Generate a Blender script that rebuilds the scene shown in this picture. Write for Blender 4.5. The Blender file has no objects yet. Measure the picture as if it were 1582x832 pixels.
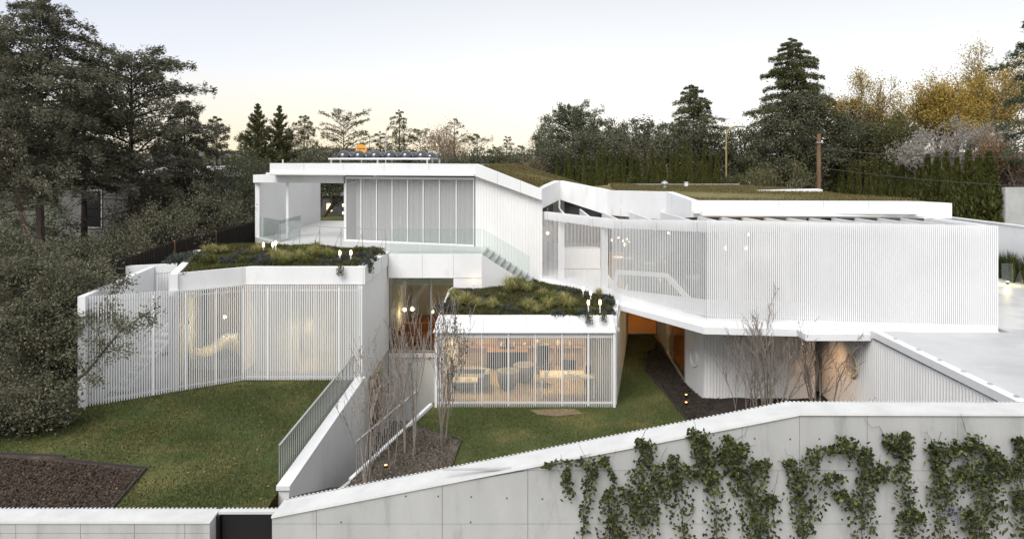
import bpy, bmesh, math, random
import numpy as np
from mathutils import Vector, Matrix

scene = bpy.context.scene
COL = scene.collection
CZ = 8.2            # eye height above the middle lawn
F = 1000.0          # focal length in photograph pixels (1582 wide)
HY = 252.0          # row of the horizon in the photograph

# ------------------------------------------------------------------ camera
cam_d = bpy.data.cameras.new('camera')
cam = bpy.data.objects.new('camera', cam_d); COL.objects.link(cam)
cam.location = (0, 0, CZ); cam.rotation_euler = (math.radians(90), 0, 0)
cam_d.sensor_width = 36.0; cam_d.lens = 36.0 * F / 1582.0
cam_d.shift_y = -(416 - HY) / 1582.0
cam_d.clip_start = 0.1; cam_d.clip_end = 6000
scene.camera = cam

# ------------------------------------------------------------------ sky, sun, exposure
SUN_EL, SUN_AZ = math.radians(48), math.radians(205)      # azimuth clockwise from +Y: behind the camera, a little left
world = bpy.data.worlds.new('World'); scene.world = world; world.use_nodes = True
nt = world.node_tree; nt.nodes.clear()
def wn(t, **k):
    n = nt.nodes.new(t)
    for a, b in k.items(): setattr(n, a, b)
    return n
out = wn('ShaderNodeOutputWorld'); bg = wn('ShaderNodeBackground')
sky = wn('ShaderNodeTexSky', sky_type='NISHITA', sun_disc=False)
sky.sun_elevation = SUN_EL; sky.sun_rotation = SUN_AZ; sky.air_density = 1.0; sky.dust_density = 3.0
tc = wn('ShaderNodeTexCoord'); sep = wn('ShaderNodeSeparateXYZ')
nt.links.new(tc.outputs['Generated'], sep.inputs[0])
ramp = wn('ShaderNodeValToRGB')
for e in list(ramp.color_ramp.elements)[1:]: ramp.color_ramp.elements.remove(e)
stops = [(0.0, (6.6, 6.35, 5.8)), (0.06, (6.6, 6.45, 6.15)), (0.13, (6.0, 6.0, 5.95)), (0.26, (4.75, 4.85, 5.0)), (0.6, (5.0, 5.1, 5.25)), (1.0, (5.0, 5.1, 5.25))]
for i, (p, c) in enumerate(stops):
    e = ramp.color_ramp.elements[0] if i == 0 else ramp.color_ramp.elements.new(p)
    e.position = p; e.color = (*c, 1)
nt.links.new(sep.outputs['Z'], ramp.inputs[0])
# warm afterglow low in the sky, centred left of the view axis
dot = wn('ShaderNodeVectorMath', operation='DOT_PRODUCT'); dot.inputs[1].default_value = (-0.36, 0.93, 0.0)
nt.links.new(tc.outputs['Generated'], dot.inputs[0])
gl = wn('ShaderNodeMapRange'); gl.inputs[1].default_value = 0.84; gl.inputs[2].default_value = 1.0
nt.links.new(dot.outputs['Value'], gl.inputs[0])
lowz = wn('ShaderNodeMapRange'); lowz.inputs[1].default_value = 0.0; lowz.inputs[2].default_value = 0.15; lowz.inputs[3].default_value = 1.0; lowz.inputs[4].default_value = 0.0
nt.links.new(sep.outputs['Z'], lowz.inputs[0])
gm = wn('ShaderNodeMath', operation='MULTIPLY'); nt.links.new(gl.outputs[0], gm.inputs[0]); nt.links.new(lowz.outputs[0], gm.inputs[1])
glow = wn('ShaderNodeMixRGB', blend_type='MIX'); glow.inputs[2].default_value = (7.0, 5.8, 3.8, 1)
nt.links.new(gm.outputs[0], glow.inputs[0]); nt.links.new(ramp.outputs[0], glow.inputs[1])
# the upper left of the sky is a little darker and bluer than the right
side = wn('ShaderNodeMapRange'); side.inputs[1].default_value = -0.7; side.inputs[2].default_value = 0.0
nt.links.new(sep.outputs['X'], side.inputs[0])
sm = wn('ShaderNodeMixRGB', blend_type='MIX'); sm.inputs[1].default_value = (0.80, 0.83, 0.92, 1); sm.inputs[2].default_value = (1, 1, 1, 1)
nt.links.new(side.outputs[0], sm.inputs[0])
mul = wn('ShaderNodeMixRGB', blend_type='MULTIPLY'); mul.inputs[0].default_value = 1
nt.links.new(glow.outputs[0], mul.inputs[1]); nt.links.new(sm.outputs[0], mul.inputs[2])
mix = wn('ShaderNodeMixRGB', blend_type='MIX'); mix.inputs[0].default_value = 0.9
nt.links.new(sky.outputs[0], mix.inputs[1]); nt.links.new(mul.outputs[0], mix.inputs[2])
nt.links.new(mix.outputs[0], bg.inputs[0]); bg.inputs[1].default_value = 0.088
nt.links.new(bg.outputs[0], out.inputs[0])

sun_d = bpy.data.lights.new('sun', 'SUN'); sun_d.energy = 1.5; sun_d.angle = math.radians(38); sun_d.color = (1.0, 0.97, 0.93)
sun = bpy.data.objects.new('sun', sun_d); COL.objects.link(sun)
sdir = Vector((math.sin(SUN_AZ) * math.cos(SUN_EL), math.cos(SUN_AZ) * math.cos(SUN_EL), math.sin(SUN_EL)))
sun.rotation_euler = sdir.to_track_quat('Z', 'Y').to_euler(); sun.location = (0, -20, 40)

vs = scene.view_settings
scene.display_settings.display_device = 'sRGB'
vs.view_transform = 'Standard'; vs.look = 'None'; vs.gamma = 1; vs.use_curve_mapping = False
vs.exposure = 1.08
scene.render.engine = 'CYCLES'
cy = scene.cycles
cy.use_denoising = True
try: cy.denoiser = 'OPENIMAGEDENOISE'; cy.denoising_prefilter = 'ACCURATE'
except Exception: pass
cy.max_bounces = 8; cy.diffuse_bounces = 4; cy.glossy_bounces = 3; cy.transparent_max_bounces = 24; cy.transmission_bounces = 4
cy.sample_clamp_indirect = 6; cy.caustics_reflective = False; cy.caustics_refractive = False

# ------------------------------------------------------------------ helpers
def P(px, py, d):                       # photograph pixel at a distance -> place
    return ((px - 791) * d / F, d, CZ - (py - HY) * d / F)
def PZ(px, py, z):                      # photograph pixel on a level -> place
    d = (CZ - z) * F / (py - HY)
    return ((px - 791) * d / F, d, z)

ORD = 'first second third fourth fifth sixth seventh eighth ninth tenth eleventh twelfth thirteenth fourteenth fifteenth sixteenth seventeenth eighteenth nineteenth twentieth'.split()
TENS = {2: 'twenty', 3: 'thirty', 4: 'forty'}
def ordinal(n):
    if n <= 20: return ORD[n - 1]
    if n % 10 == 0: return {3: 'thirtieth', 4: 'fortieth'}[n // 10]
    return TENS[n // 10] + '-' + ORD[n % 10 - 1]

def tag(o, label=None, cat=None, group=None, kind=None):
    if label: o['label'] = label
    if cat: o['category'] = cat
    if group: o['group'] = group
    if kind: o['kind'] = kind
    return o
def thing(name, label, cat, loc=(0, 0, 0), group=None, rz=0):
    o = bpy.data.objects.new(name, None); COL.objects.link(o)
    o.location = loc; o.rotation_euler = (0, 0, rz); o.empty_display_size = 0.2
    return tag(o, label, cat, group)
def world_loc(o):
    v = Vector((0, 0, 0))
    while o is not None: v = v + Vector(o.location); o = o.parent
    return v
def dup(o, parent=None, loc=None, rz=None, scale=None, label=None, group=None):
    c = o.copy(); COL.objects.link(c)
    if parent is not None: c.parent = parent
    if loc is not None: c.location = loc
    if rz is not None: c.rotation_euler = (0, 0, rz)
    if scale is not None: c.scale = scale if hasattr(scale, '__len__') else (scale,) * 3
    if label: c['label'] = label
    if group: c['group'] = group
    for ch in list(o.children): dup(ch, c)
    return c

class MB:
    def __init__(s): s.V = []; s.Q = []; s.n = 0; s.poly = []
    def addv(s, v):
        v = np.asarray(v, dtype=np.float64).reshape(-1, 3); k = s.n; s.V.append(v); s.n += len(v); return k
    def faces(s, v, fs):
        k = s.addv(v)
        for f in fs: s.poly.append([k + i for i in f])
        return s
    def quads(s, v, q):                              # big batches: v (n,3), q (m,k)
        k = s.addv(v); s.Q.append(np.asarray(q) + k); return s
    def box(s, x0, x1, y0, y1, z0, z1):
        v = [(x0, y0, z0), (x1, y0, z0), (x1, y1, z0), (x0, y1, z0), (x0, y0, z1), (x1, y0, z1), (x1, y1, z1), (x0, y1, z1)]
        return s.faces(v, [(0, 3, 2, 1), (4, 5, 6, 7), (0, 1, 5, 4), (1, 2, 6, 5), (2, 3, 7, 6), (3, 0, 4, 7)])
    def bar(s, p0, p1, w, h=None):                  # rectangular bar between two points (w across, h up)
        h = h or w; p0 = Vector(p0); p1 = Vector(p1); d = (p1 - p0).normalized()
        up = Vector((0, 0, 1)) if abs(d.z) < 0.95 else Vector((0, 1, 0))
        sd = d.cross(up).normalized(); up = sd.cross(d).normalized()
        v = []
        for p in (p0, p1):
            for a, b in ((-1, -1), (1, -1), (1, 1), (-1, 1)): v.append(tuple(p + sd * (a * w / 2) + up * (b * h / 2)))
        return s.faces(v, [(0, 3, 2, 1), (4, 5, 6, 7), (0, 1, 5, 4), (1, 2, 6, 5), (2, 3, 7, 6), (3, 0, 4, 7)])
    def prism(s, pts, z0, z1):                      # closed outline (x, y), z may be a list per point
        n = len(pts)
        zz0 = z0 if hasattr(z0, '__len__') else [z0] * n
        zz1 = z1 if hasattr(z1, '__len__') else [z1] * n
        v = [(p[0], p[1], a) for p, a in zip(pts, zz0)] + [(p[0], p[1], a) for p, a in zip(pts, zz1)]
        f = [tuple(range(n - 1, -1, -1)), tuple(range(n, 2 * n))] + [(i, (i + 1) % n, n + (i + 1) % n, n + i) for i in range(n)]
        return s.faces(v, f)
    def wall(s, p0, p1, t, z0, z1, z0b=None, z1b=None):   # upright slab, t to the left of p0 -> p1
        z0b = z0 if z0b is None else z0b; z1b = z1 if z1b is None else z1b
        dx, dy = p1[0] - p0[0], p1[1] - p0[1]; L = math.hypot(dx, dy); nx, ny = -dy / L * t, dx / L * t
        return s.prism([p0[:2], p1[:2], (p1[0] + nx, p1[1] + ny), (p0[0] + nx, p0[1] + ny)], [z0, z0b, z0b, z0], [z1, z1b, z1b, z1])
    def tube(s, pts, r, sides=6, cap=True):
        pts = [Vector(p) for p in pts]; n = len(pts)
        rr = r if hasattr(r, '__len__') else [r] * n
        v = []; ref = None
        for i, p in enumerate(pts):
            d = (pts[min(i + 1, n - 1)] - pts[max(i - 1, 0)]).normalized()
            if ref is None: ref = Vector((1, 0, 0)) if abs(d.x) < 0.9 else Vector((0, 1, 0))
            a = (ref - d * ref.dot(d)).normalized(); b = d.cross(a); ref = a
            for k in range(sides):
                t = 2 * math.pi * k / sides; v.append(tuple(p + (a * math.cos(t) + b * math.sin(t)) * rr[i]))
        f = [(i * sides + k, i * sides + (k + 1) % sides, (i + 1) * sides + (k + 1) % sides, (i + 1) * sides + k) for i in range(n - 1) for k in range(sides)]
        if cap: f += [tuple(range(sides - 1, -1, -1)), tuple((n - 1) * sides + k for k in range(sides))]
        return s.faces(v, f)
    def lathe(s, c, prof, sides=16):                # prof: (radius, z) from the bottom up
        v = []; n = len(prof)
        for r, z in prof:
            for k in range(sides):
                t = 2 * math.pi * k / sides; v.append((c[0] + r * math.cos(t), c[1] + r * math.sin(t), c[2] + z))
        f = [(i * sides + k, i * sides + (k + 1) % sides, (i + 1) * sides + (k + 1) % sides, (i + 1) * sides + k) for i in range(n - 1) for k in range(sides)]
        f += [tuple(range(sides - 1, -1, -1)), tuple((n - 1) * sides + k for k in range(sides))]
        return s.faces(v, f)
    def sticks(s, p0, p1, r0, r1, sides=4):         # many tapered sticks at once
        p0 = np.asarray(p0, float).reshape(-1, 3); p1 = np.asarray(p1, float).reshape(-1, 3)
        if not len(p0): return s
        d = p1 - p0; L = np.linalg.norm(d, axis=1, keepdims=True); d = d / np.maximum(L, 1e-9)
        ref = np.where(np.abs(d[:, 2:3]) < 0.9, np.array([[0, 0, 1.0]]), np.array([[1.0, 0, 0]]))
        a = np.cross(d, ref); a /= np.linalg.norm(a, axis=1, keepdims=True); b = np.cross(d, a)
        r0 = np.broadcast_to(np.asarray(r0, float).reshape(-1, 1), (len(p0), 1)); r1 = np.broadcast_to(np.asarray(r1, float).reshape(-1, 1), (len(p0), 1))
        V = np.empty((len(p0), 2 * sides, 3))
        for k in range(sides):
            t = 2 * math.pi * k / sides; o = a * math.cos(t) + b * math.sin(t)
            V[:, k] = p0 + o * r0; V[:, sides + k] = p1 + o * r1
        base = (np.arange(len(p0)) * 2 * sides)[:, None]
        q = np.concatenate([base + np.array([[k, (k + 1) % sides, sides + (k + 1) % sides, sides + k]]) for k in range(sides)])
        return s.quads(V.reshape(-1, 3), q)
    def leaves(s, c, axis, nrm, length, width):     # pointed four-cornered leaves: centre, long axis, normal
        c = np.asarray(c, float); n = len(c)
        if not n: return s
        ax = axis / np.maximum(np.linalg.norm(axis, axis=1, keepdims=True), 1e-9)
        sd = np.cross(ax, nrm); sd /= np.maximum(np.linalg.norm(sd, axis=1, keepdims=True), 1e-9)
        up = np.cross(sd, ax)
        L = np.broadcast_to(np.asarray(length, float).reshape(-1, 1), (n, 1)); W = np.broadcast_to(np.asarray(width, float).reshape(-1, 1), (n, 1))
        V = np.empty((n, 4, 3))
        V[:, 0] = c - ax * L * .5; V[:, 1] = c + sd * W * .5 + up * L * .08; V[:, 2] = c + ax * L * .5; V[:, 3] = c - sd * W * .5 + up * L * .08
        return s.quads(V.reshape(-1, 3), np.arange(n * 4).reshape(n, 4))
    def mesh(s, name, mat, off=(0, 0, 0), smooth=False):
        me = bpy.data.meshes.new(name)
        V = np.concatenate(s.V) - np.asarray(off)[None] if s.V else np.zeros((0, 3))
        loops, starts, tot, p = [], [], [], 0
        for f in s.poly: loops.append(np.asarray(f)); starts.append(p); tot.append(len(f)); p += len(f)
        st = [np.asarray(starts, dtype=np.int64)] ; 
        for q in s.Q:
            m, k = q.shape; loops.append(q.reshape(-1)); st.append(p + np.arange(m) * k); p += m * k
        loops = np.concatenate(loops).astype(np.int32); st = np.concatenate(st).astype(np.int32)
        me.vertices.add(len(V)); me.vertices.foreach_set('co', V.astype(np.float32).ravel())
        me.loops.add(len(loops)); me.loops.foreach_set('vertex_index', loops)
        me.polygons.add(len(st)); me.polygons.foreach_set('loop_start', st)
        me.update(calc_edges=True); me.validate()
        me.polygons.foreach_set('use_smooth', np.full(len(me.polygons), bool(smooth)))
        if mat: me.materials.append(mat)
        return me
    def build(s, name, mat, parent=None, smooth=False, at=None):
        off = world_loc(parent) if parent is not None else Vector(at or (0, 0, 0))
        o = bpy.data.objects.new(name, s.mesh(name, mat, off, smooth)); COL.objects.link(o)
        if parent is not None: o.parent = parent
        else: o.location = off
        return o

# ------------------------------------------------------------------ materials
def new_mat(name):
    m = bpy.data.materials.new(name); m.use_nodes = True; n = m.node_tree
    return m, n, n.nodes['Principled BSDF']
def surf(name, c1, c2=None, rough=0.6, scale=4.0, detail=6, lo=.35, hi=.65, bump=0.0, bscale=None, metal=0.0, spec=0.4, stretch=(1, 1, 1), c3=None, s3=0.7, lo3=.55, hi3=.7):
    m, n, b = new_mat(name)
    b.inputs['Roughness'].default_value = rough; b.inputs['Metallic'].default_value = metal; b.inputs['Specular IOR Level'].default_value = spec
    t = n.nodes.new('ShaderNodeNewGeometry'); mp = n.nodes.new('ShaderNodeMapping'); mp.inputs['Scale'].default_value = stretch
    n.links.new(t.outputs['Position'], mp.inputs[0])
    def noise(sc, dt):
        z = n.nodes.new('ShaderNodeTexNoise'); z.inputs['Scale'].default_value = sc; z.inputs['Detail'].default_value = dt; z.inputs['Roughness'].default_value = .62
        n.links.new(mp.outputs[0], z.inputs[0]); return z
    if c2 is None: b.inputs['Base Color'].default_value = (*c1, 1)
    else:
        z = noise(scale, detail); r = n.nodes.new('ShaderNodeMapRange'); r.inputs[1].default_value = lo; r.inputs[2].default_value = hi
        n.links.new(z.outputs[0], r.inputs[0]); x = n.nodes.new('ShaderNodeMixRGB'); x.inputs[1].default_value = (*c1, 1); x.inputs[2].default_value = (*c2, 1)
        n.links.new(r.outputs[0], x.inputs[0]); last = x
        if c3 is not None:
            z3 = noise(s3, 4); r3 = n.nodes.new('ShaderNodeMapRange'); r3.inputs[1].default_value = lo3; r3.inputs[2].default_value = hi3
            n.links.new(z3.outputs[0], r3.inputs[0]); y = n.nodes.new('ShaderNodeMixRGB'); y.inputs[2].default_value = (*c3, 1)
            n.links.new(x.outputs[0], y.inputs[1]); n.links.new(r3.outputs[0], y.inputs[0]); last = y
        n.links.new(last.outputs[0], b.inputs['Base Color'])
    if bump:
        z2 = noise(bscale or scale * 6, 8); u = n.nodes.new('ShaderNodeBump'); u.inputs['Strength'].default_value = bump; u.inputs['Distance'].default_value = .02
        n.links.new(z2.outputs[0], u.inputs['Height']); n.links.new(u.outputs[0], b.inputs['Normal'])
    return m
def leafmat(name, cols, trans=.35, rough=.6):
    m, n, b = new_mat(name); b.inputs['Roughness'].default_value = rough; b.inputs['Specular IOR Level'].default_value = .3
    g = n.nodes.new('ShaderNodeNewGeometry'); r = n.nodes.new('ShaderNodeValToRGB')
    while len(r.color_ramp.elements) < len(cols): r.color_ramp.elements.new(.5)
    for i, c in enumerate(cols):
        e = r.color_ramp.elements[i]; e.position = i / max(1, len(cols) - 1); e.color = (*c, 1)
    n.links.new(g.outputs['Random Per Island'], r.inputs[0]); n.links.new(r.outputs[0], b.inputs['Base Color'])
    tr = n.nodes.new('ShaderNodeBsdfTranslucent'); n.links.new(r.outputs[0], tr.inputs[0])
    mx = n.nodes.new('ShaderNodeMixShader'); mx.inputs[0].default_value = trans
    n.links.new(b.outputs[0], mx.inputs[1]); n.links.new(tr.outputs[0], mx.inputs[2]); n.links.new(mx.outputs[0], n.nodes['Material Output'].inputs[0])
    return m
def glassmat(name, tint=(.93, .97, .95), frost=0.0, refl=.7):
    m, n, b = new_mat(name); n.nodes.remove(b); o = n.nodes['Material Output']
    t = n.nodes.new('ShaderNodeBsdfTransparent'); t.inputs[0].default_value = (*tint, 1)
    g = n.nodes.new('ShaderNodeBsdfGlossy'); g.inputs['Roughness'].default_value = .02
    fr = n.nodes.new('ShaderNodeFresnel'); fr.inputs[0].default_value = 1.5
    ml = n.nodes.new('ShaderNodeMath'); ml.operation = 'MULTIPLY'; ml.inputs[1].default_value = refl; n.links.new(fr.outputs[0], ml.inputs[0])
    x = n.nodes.new('ShaderNodeMixShader'); n.links.new(ml.outputs[0], x.inputs[0]); n.links.new(t.outputs[0], x.inputs[1]); n.links.new(g.outputs[0], x.inputs[2])
    last = x
    if frost:
        d = n.nodes.new('ShaderNodeBsdfDiffuse'); d.inputs[0].default_value = (.80, .80, .80, 1) if frost > .1 else (.75, .8, .79, 1)
        y = n.nodes.new('ShaderNodeMixShader'); y.inputs[0].default_value = frost; n.links.new(x.outputs[0], y.inputs[1]); n.links.new(d.outputs[0], y.inputs[2]); last = y
    n.links.new(last.outputs[0], o.inputs[0]); return m
def emit(name, c, s):
    m, n, b = new_mat(name); b.inputs['Base Color'].default_value = (*c, 1); b.inputs['Emission Color'].default_value = (*c, 1); b.inputs['Emission Strength'].default_value = s
    return m

M = dict(
    white=surf('white_render', (.785, .79, .795), (.73, .735, .74), .55, .8, 7, bump=.06, bscale=60, stretch=(1, 1, .35), c3=(.63, .63, .615), s3=2.5, lo3=.58, hi3=.85),
    whitemetal=surf('white_lacquer', (.80, .805, .81), (.75, .755, .76), .4, .7, 4),
    rib=surf('white_ribbed_cladding', (.82, .815, .80), (.76, .755, .74), .6, 1.0, 5, stretch=(1, 1, .3)),
    soffit=surf('white_plaster', (.78, .78, .77), None, .7),
    concrete=surf('board_concrete', (.46, .46, .45), (.37, .37, .36), .8, 1.1, 10, .3, .7, bump=.3, bscale=40, stretch=(1.6, 1, .45), c3=(.28, .28, .27), s3=2.2, lo3=.55, hi3=.80),
    coping=surf('coping_render', (.58, .58, .57), (.50, .50, .49), .75, 3, 8, bump=.15, bscale=50, c3=(.55, .55, .53), s3=9, lo3=.66, hi3=.75),
    grey_concrete=surf('grey_concrete', (.50, .50, .49), (.40, .40, .39), .8, 1.5, 8, bump=.15, bscale=40),
    paving=surf('pale_paving', (.52, .525, .53), (.41, .415, .42), .45, .6, 9, bump=.05, bscale=30, c3=(.58, .58, .58), s3=.35, lo3=.52, hi3=.62),
    stair_stone=surf('stair_stone', (.42, .42, .41), (.36, .36, .355), .6, 2, 6),
    stone=surf('terrace_stone', (.56, .555, .54), (.49, .485, .47), .6, 2, 6),
    soil=surf('dark_soil', (.045, .034, .026), (.020, .015, .012), .95, 5, 10, bump=1.0, bscale=22),
    mulch=surf('brown_mulch', (.075, .055, .042), (.035, .025, .02), .95, 7, 10, bump=1.0, bscale=26, c3=(.13, .10, .08), s3=3, lo3=.58, hi3=.75),
    gravel=surf('grey_bed_soil', (.12, .105, .09), (.06, .052, .045), .95, 7, 10, bump=1.0, bscale=30),
    turf=surf('turf', (.056, .078, .016), (.032, .048, .010), .9, 1.1, 8, bump=.8, bscale=50, c3=(.14, .125, .04), s3=.55, lo3=.46, hi3=.68),
    roofturf=surf('roof_turf', (.19, .16, .055), (.125, .115, .04), .95, 3.0, 8, bump=.8, bscale=40, c3=(.085, .05, .02), s3=1.2, lo3=.5, hi3=.7),
    roofsoil=surf('roof_garden_soil', (.070, .062, .024), (.040, .036, .016), .95, 4, 8, bump=.8, bscale=40, c3=(.075, .035, .018), s3=1.2, lo3=.55, hi3=.7),
    sealant=surf('grey_sealant', (.42, .42, .41), None, .8),
    earth=surf('far_ground', (.07, .07, .035), (.05, .055, .03), .95, .2, 6),
    black=surf('black_steel', (.006, .006, .007), None, .5),
    dark=surf('dark_gap', (.10, .11, .108), None, .7),
    steel=surf('grey_steel', (.38, .39, .40), None, .4, metal=.3),
    alu=surf('brushed_aluminium', (.55, .56, .57), None, .35, metal=.8),
    edging=surf('steel_edging', (.05, .045, .04), None, .7),
    fence=surf('heather_screen', (.030, .022, .017), (.016, .012, .010), .95, 20, 6, stretch=(1, 1, .1), bump=.6, bscale=60),
    bark=surf('grey_bark', (.10, .08, .065), (.045, .036, .03), .95, 9, 8, stretch=(1, 1, .3), bump=1, bscale=25),
    redbark=surf('reddish_bark', (.17, .12, .095), (.08, .055, .045), .95, 9, 8, stretch=(1, 1, .3), bump=1, bscale=25),
    twig=surf('bare_twig', (.17, .145, .12), (.09, .075, .06), .9, 12, 5),
    paletwig=surf('pale_twig', (.32, .28, .24), (.20, .17, .15), .9, 12, 5),
    oak=surf('oak_floor', (.40, .17, .055), (.30, .12, .035), .45, 3, 5, stretch=(1, 8, 1)),
    shelfwood=surf('warm_wood', (.40, .24, .12), (.33, .19, .09), .5, 4, 5, stretch=(8, 1, 1)),
    floorwood=surf('pale_wood_floor', (.32, .25, .17), (.26, .20, .14), .5, 3, 5, stretch=(1, 8, 1)),
    tan=surf('tan_wall', (.42, .31, .20), None, .7),
    greywall=surf('grey_wall', (.46, .46, .45), None, .7),
    lightconc=surf('light_concrete', (.64, .64, .63), (.55, .55, .54), .8, 1.2, 8, bump=.15, bscale=40, stretch=(1, 1, .5)),
    baresoil=surf('bare_earth', (.22, .17, .11), (.13, .10, .06), .95, 6, 8, bump=.6, bscale=30),
    curtain=surf('sheer_curtain', (.60, .60, .59), (.50, .50, .49), .9, 2, 3, stretch=(1, 1, .1)),
    darkcurtain=surf('dark_curtain', (.12, .10, .085), (.08, .07, .06), .9, 6, 3, stretch=(1, 1, .1)),
    fabric=surf('grey_fabric', (.22, .22, .22), (.17, .17, .17), .9, 8, 4),
    linen=surf('cream_linen', (.70, .62, .48), (.62, .54, .40), .9, 6, 4),
    orangefab=surf('orange_fabric', (.45, .14, .04), None, .8),
    screenblack=surf('screen_black', (.012, .012, .014), None, .2),
    paper=surf('book_paper', (.62, .55, .45), (.35, .2, .12), .8, 30, 1, .45, .55),
    wood_pole=surf('weathered_pole', (.22, .13, .07), (.14, .085, .05), .9, 6, 6, stretch=(1, 1, .15)),
    goldpole=surf('golden_lamp_post', (.32, .26, .10), None, .5),
    orange=surf('orange_dish', (.75, .34, .05), None, .5),
    rooftile=surf('house_plaster', (.17, .165, .155), (.13, .125, .12), .9, 3, 5),
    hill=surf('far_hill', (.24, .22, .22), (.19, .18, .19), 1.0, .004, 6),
    brownwall=surf('brown_render', (.20, .155, .13), (.16, .12, .10), .9, 2, 5),
    glass=glassmat('clear_glass', (.90, .95, .93)),
    greenglass=glassmat('green_balustrade_glass', (.93, .965, .955), .04, .4),
    dimglass=glassmat('printed_glass', (.95, .96, .96), .20, .4),
    clear=glassmat('low_reflection_glass', (.95, .96, .95), 0, .3),
    darkglass=surf('dark_clerestory_glass', (.055, .066, .062), None, .12, spec=.6),
    bulb=emit('lamp_glow', (1.0, .70, .32), 5),
    paneglow=emit('lit_window', (1.0, .70, .35), 1.2),
    warmbulb=emit('warm_bulb', (1.0, .78, .45), 3.5),
    spot=emit('orange_spot', (1.0, .40, .10), 4),
)
# ------------------------------------------------------------------ plant materials
M.update(
    drysedum=leafmat('dry_roof_grass', [(.16, .13, .05), (.22, .18, .07), (.12, .115, .04), (.14, .10, .05)]),
    midtwig=surf('grey_brown_twig', (.25, .215, .18), (.15, .125, .105), .9, 12, 5),
    reed=leafmat('dark_reeds', [(.020, .030, .008), (.045, .060, .016), (.075, .085, .025)]),
    conifer=leafmat('conifer_needles', [(0.066, 0.083, 0.046), (0.119, 0.143, 0.071), (0.179, 0.195, 0.101), (0.089, 0.112, 0.066)]),
    bluecon=leafmat('grey_green_needles', [(.080, .078, .048), (.15, .145, .098), (.25, .245, .185), (.12, .115, .072)]),
    fircon=leafmat('green_fir_needles', [(0.079, 0.088, 0.039), (0.145, 0.151, 0.064), (0.213, 0.206, 0.092)]),
    brownleaf=leafmat('olive_brown_leaves', [(0.059, 0.063, 0.039), (0.111, 0.113, 0.072), (0.178, 0.175, 0.116), (0.238, 0.216, 0.127)]),
    darkleaf=leafmat('dark_evergreen_leaves', [(0.060, 0.065, 0.042), (0.107, 0.112, 0.065), (0.165, 0.165, 0.095), (0.088, 0.095, 0.060)]),
    cypress=leafmat('cypress_sprays', [(0.060, 0.067, 0.017), (0.101, 0.109, 0.028), (0.149, 0.149, 0.043)]),
    gold=leafmat('autumn_gold_leaves', [(0.432, 0.288, 0.048), (0.624, 0.456, 0.096), (0.480, 0.312, 0.072), (0.336, 0.288, 0.072), (0.288, 0.192, 0.072)]),
    russet=leafmat('russet_leaves', [(.30, .17, .08), (.38, .25, .13), (.22, .12, .06)]),
    pale=leafmat('pale_grey_plumes', [(0.344, 0.314, 0.274), (0.466, 0.436, 0.385), (0.274, 0.243, 0.213)]),
    olive=leafmat('light_olive_leaves', [(.07, .08, .025), (.12, .12, .045), (.16, .15, .06)]),
    pod=leafmat('dry_seed_pods', [(.035, .022, .016), (.06, .04, .028), (.09, .06, .04)]),
    vine=leafmat('vine_leaves', [(.014, .020, .008), (.034, .044, .014), (.070, .085, .022), (.022, .030, .010), (.16, .17, .045)], .2, .4),
    grass=leafmat('grass_blades', [(0.040, 0.065, 0.011), (0.059, 0.089, 0.019), (0.095, 0.114, 0.032), (0.081, 0.085, 0.027), (0.171, 0.152, 0.062)], .3),
    sedum=leafmat('roof_groundcover', [(.050, .070, .016), (.085, .105, .026), (.095, .055, .024), (.045, .062, .016), (.15, .14, .045)]),
    tuft=leafmat('feather_grass', [(0.299, 0.276, 0.092), (0.414, 0.380, 0.161), (0.218, 0.230, 0.081)], .3),
    lavender=leafmat('grey_blue_shrub', [(0.048, 0.063, 0.051), (0.090, 0.105, 0.090), (0.068, 0.083, 0.075), (0.128, 0.135, 0.112)]),
    spiky=leafmat('bright_green_blades', [(0.094, 0.133, 0.023), (0.156, 0.187, 0.047), (0.203, 0.218, 0.062)]),
    litter=leafmat('fallen_leaf', [(.36, .25, .07), (.30, .16, .06), (.45, .36, .16)]),
)
def unit(v): return v / np.maximum(np.linalg.norm(v, axis=-1, keepdims=True), 1e-9)
def rvec(r, n): return unit(r.normal(size=(n, 3)))

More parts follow.
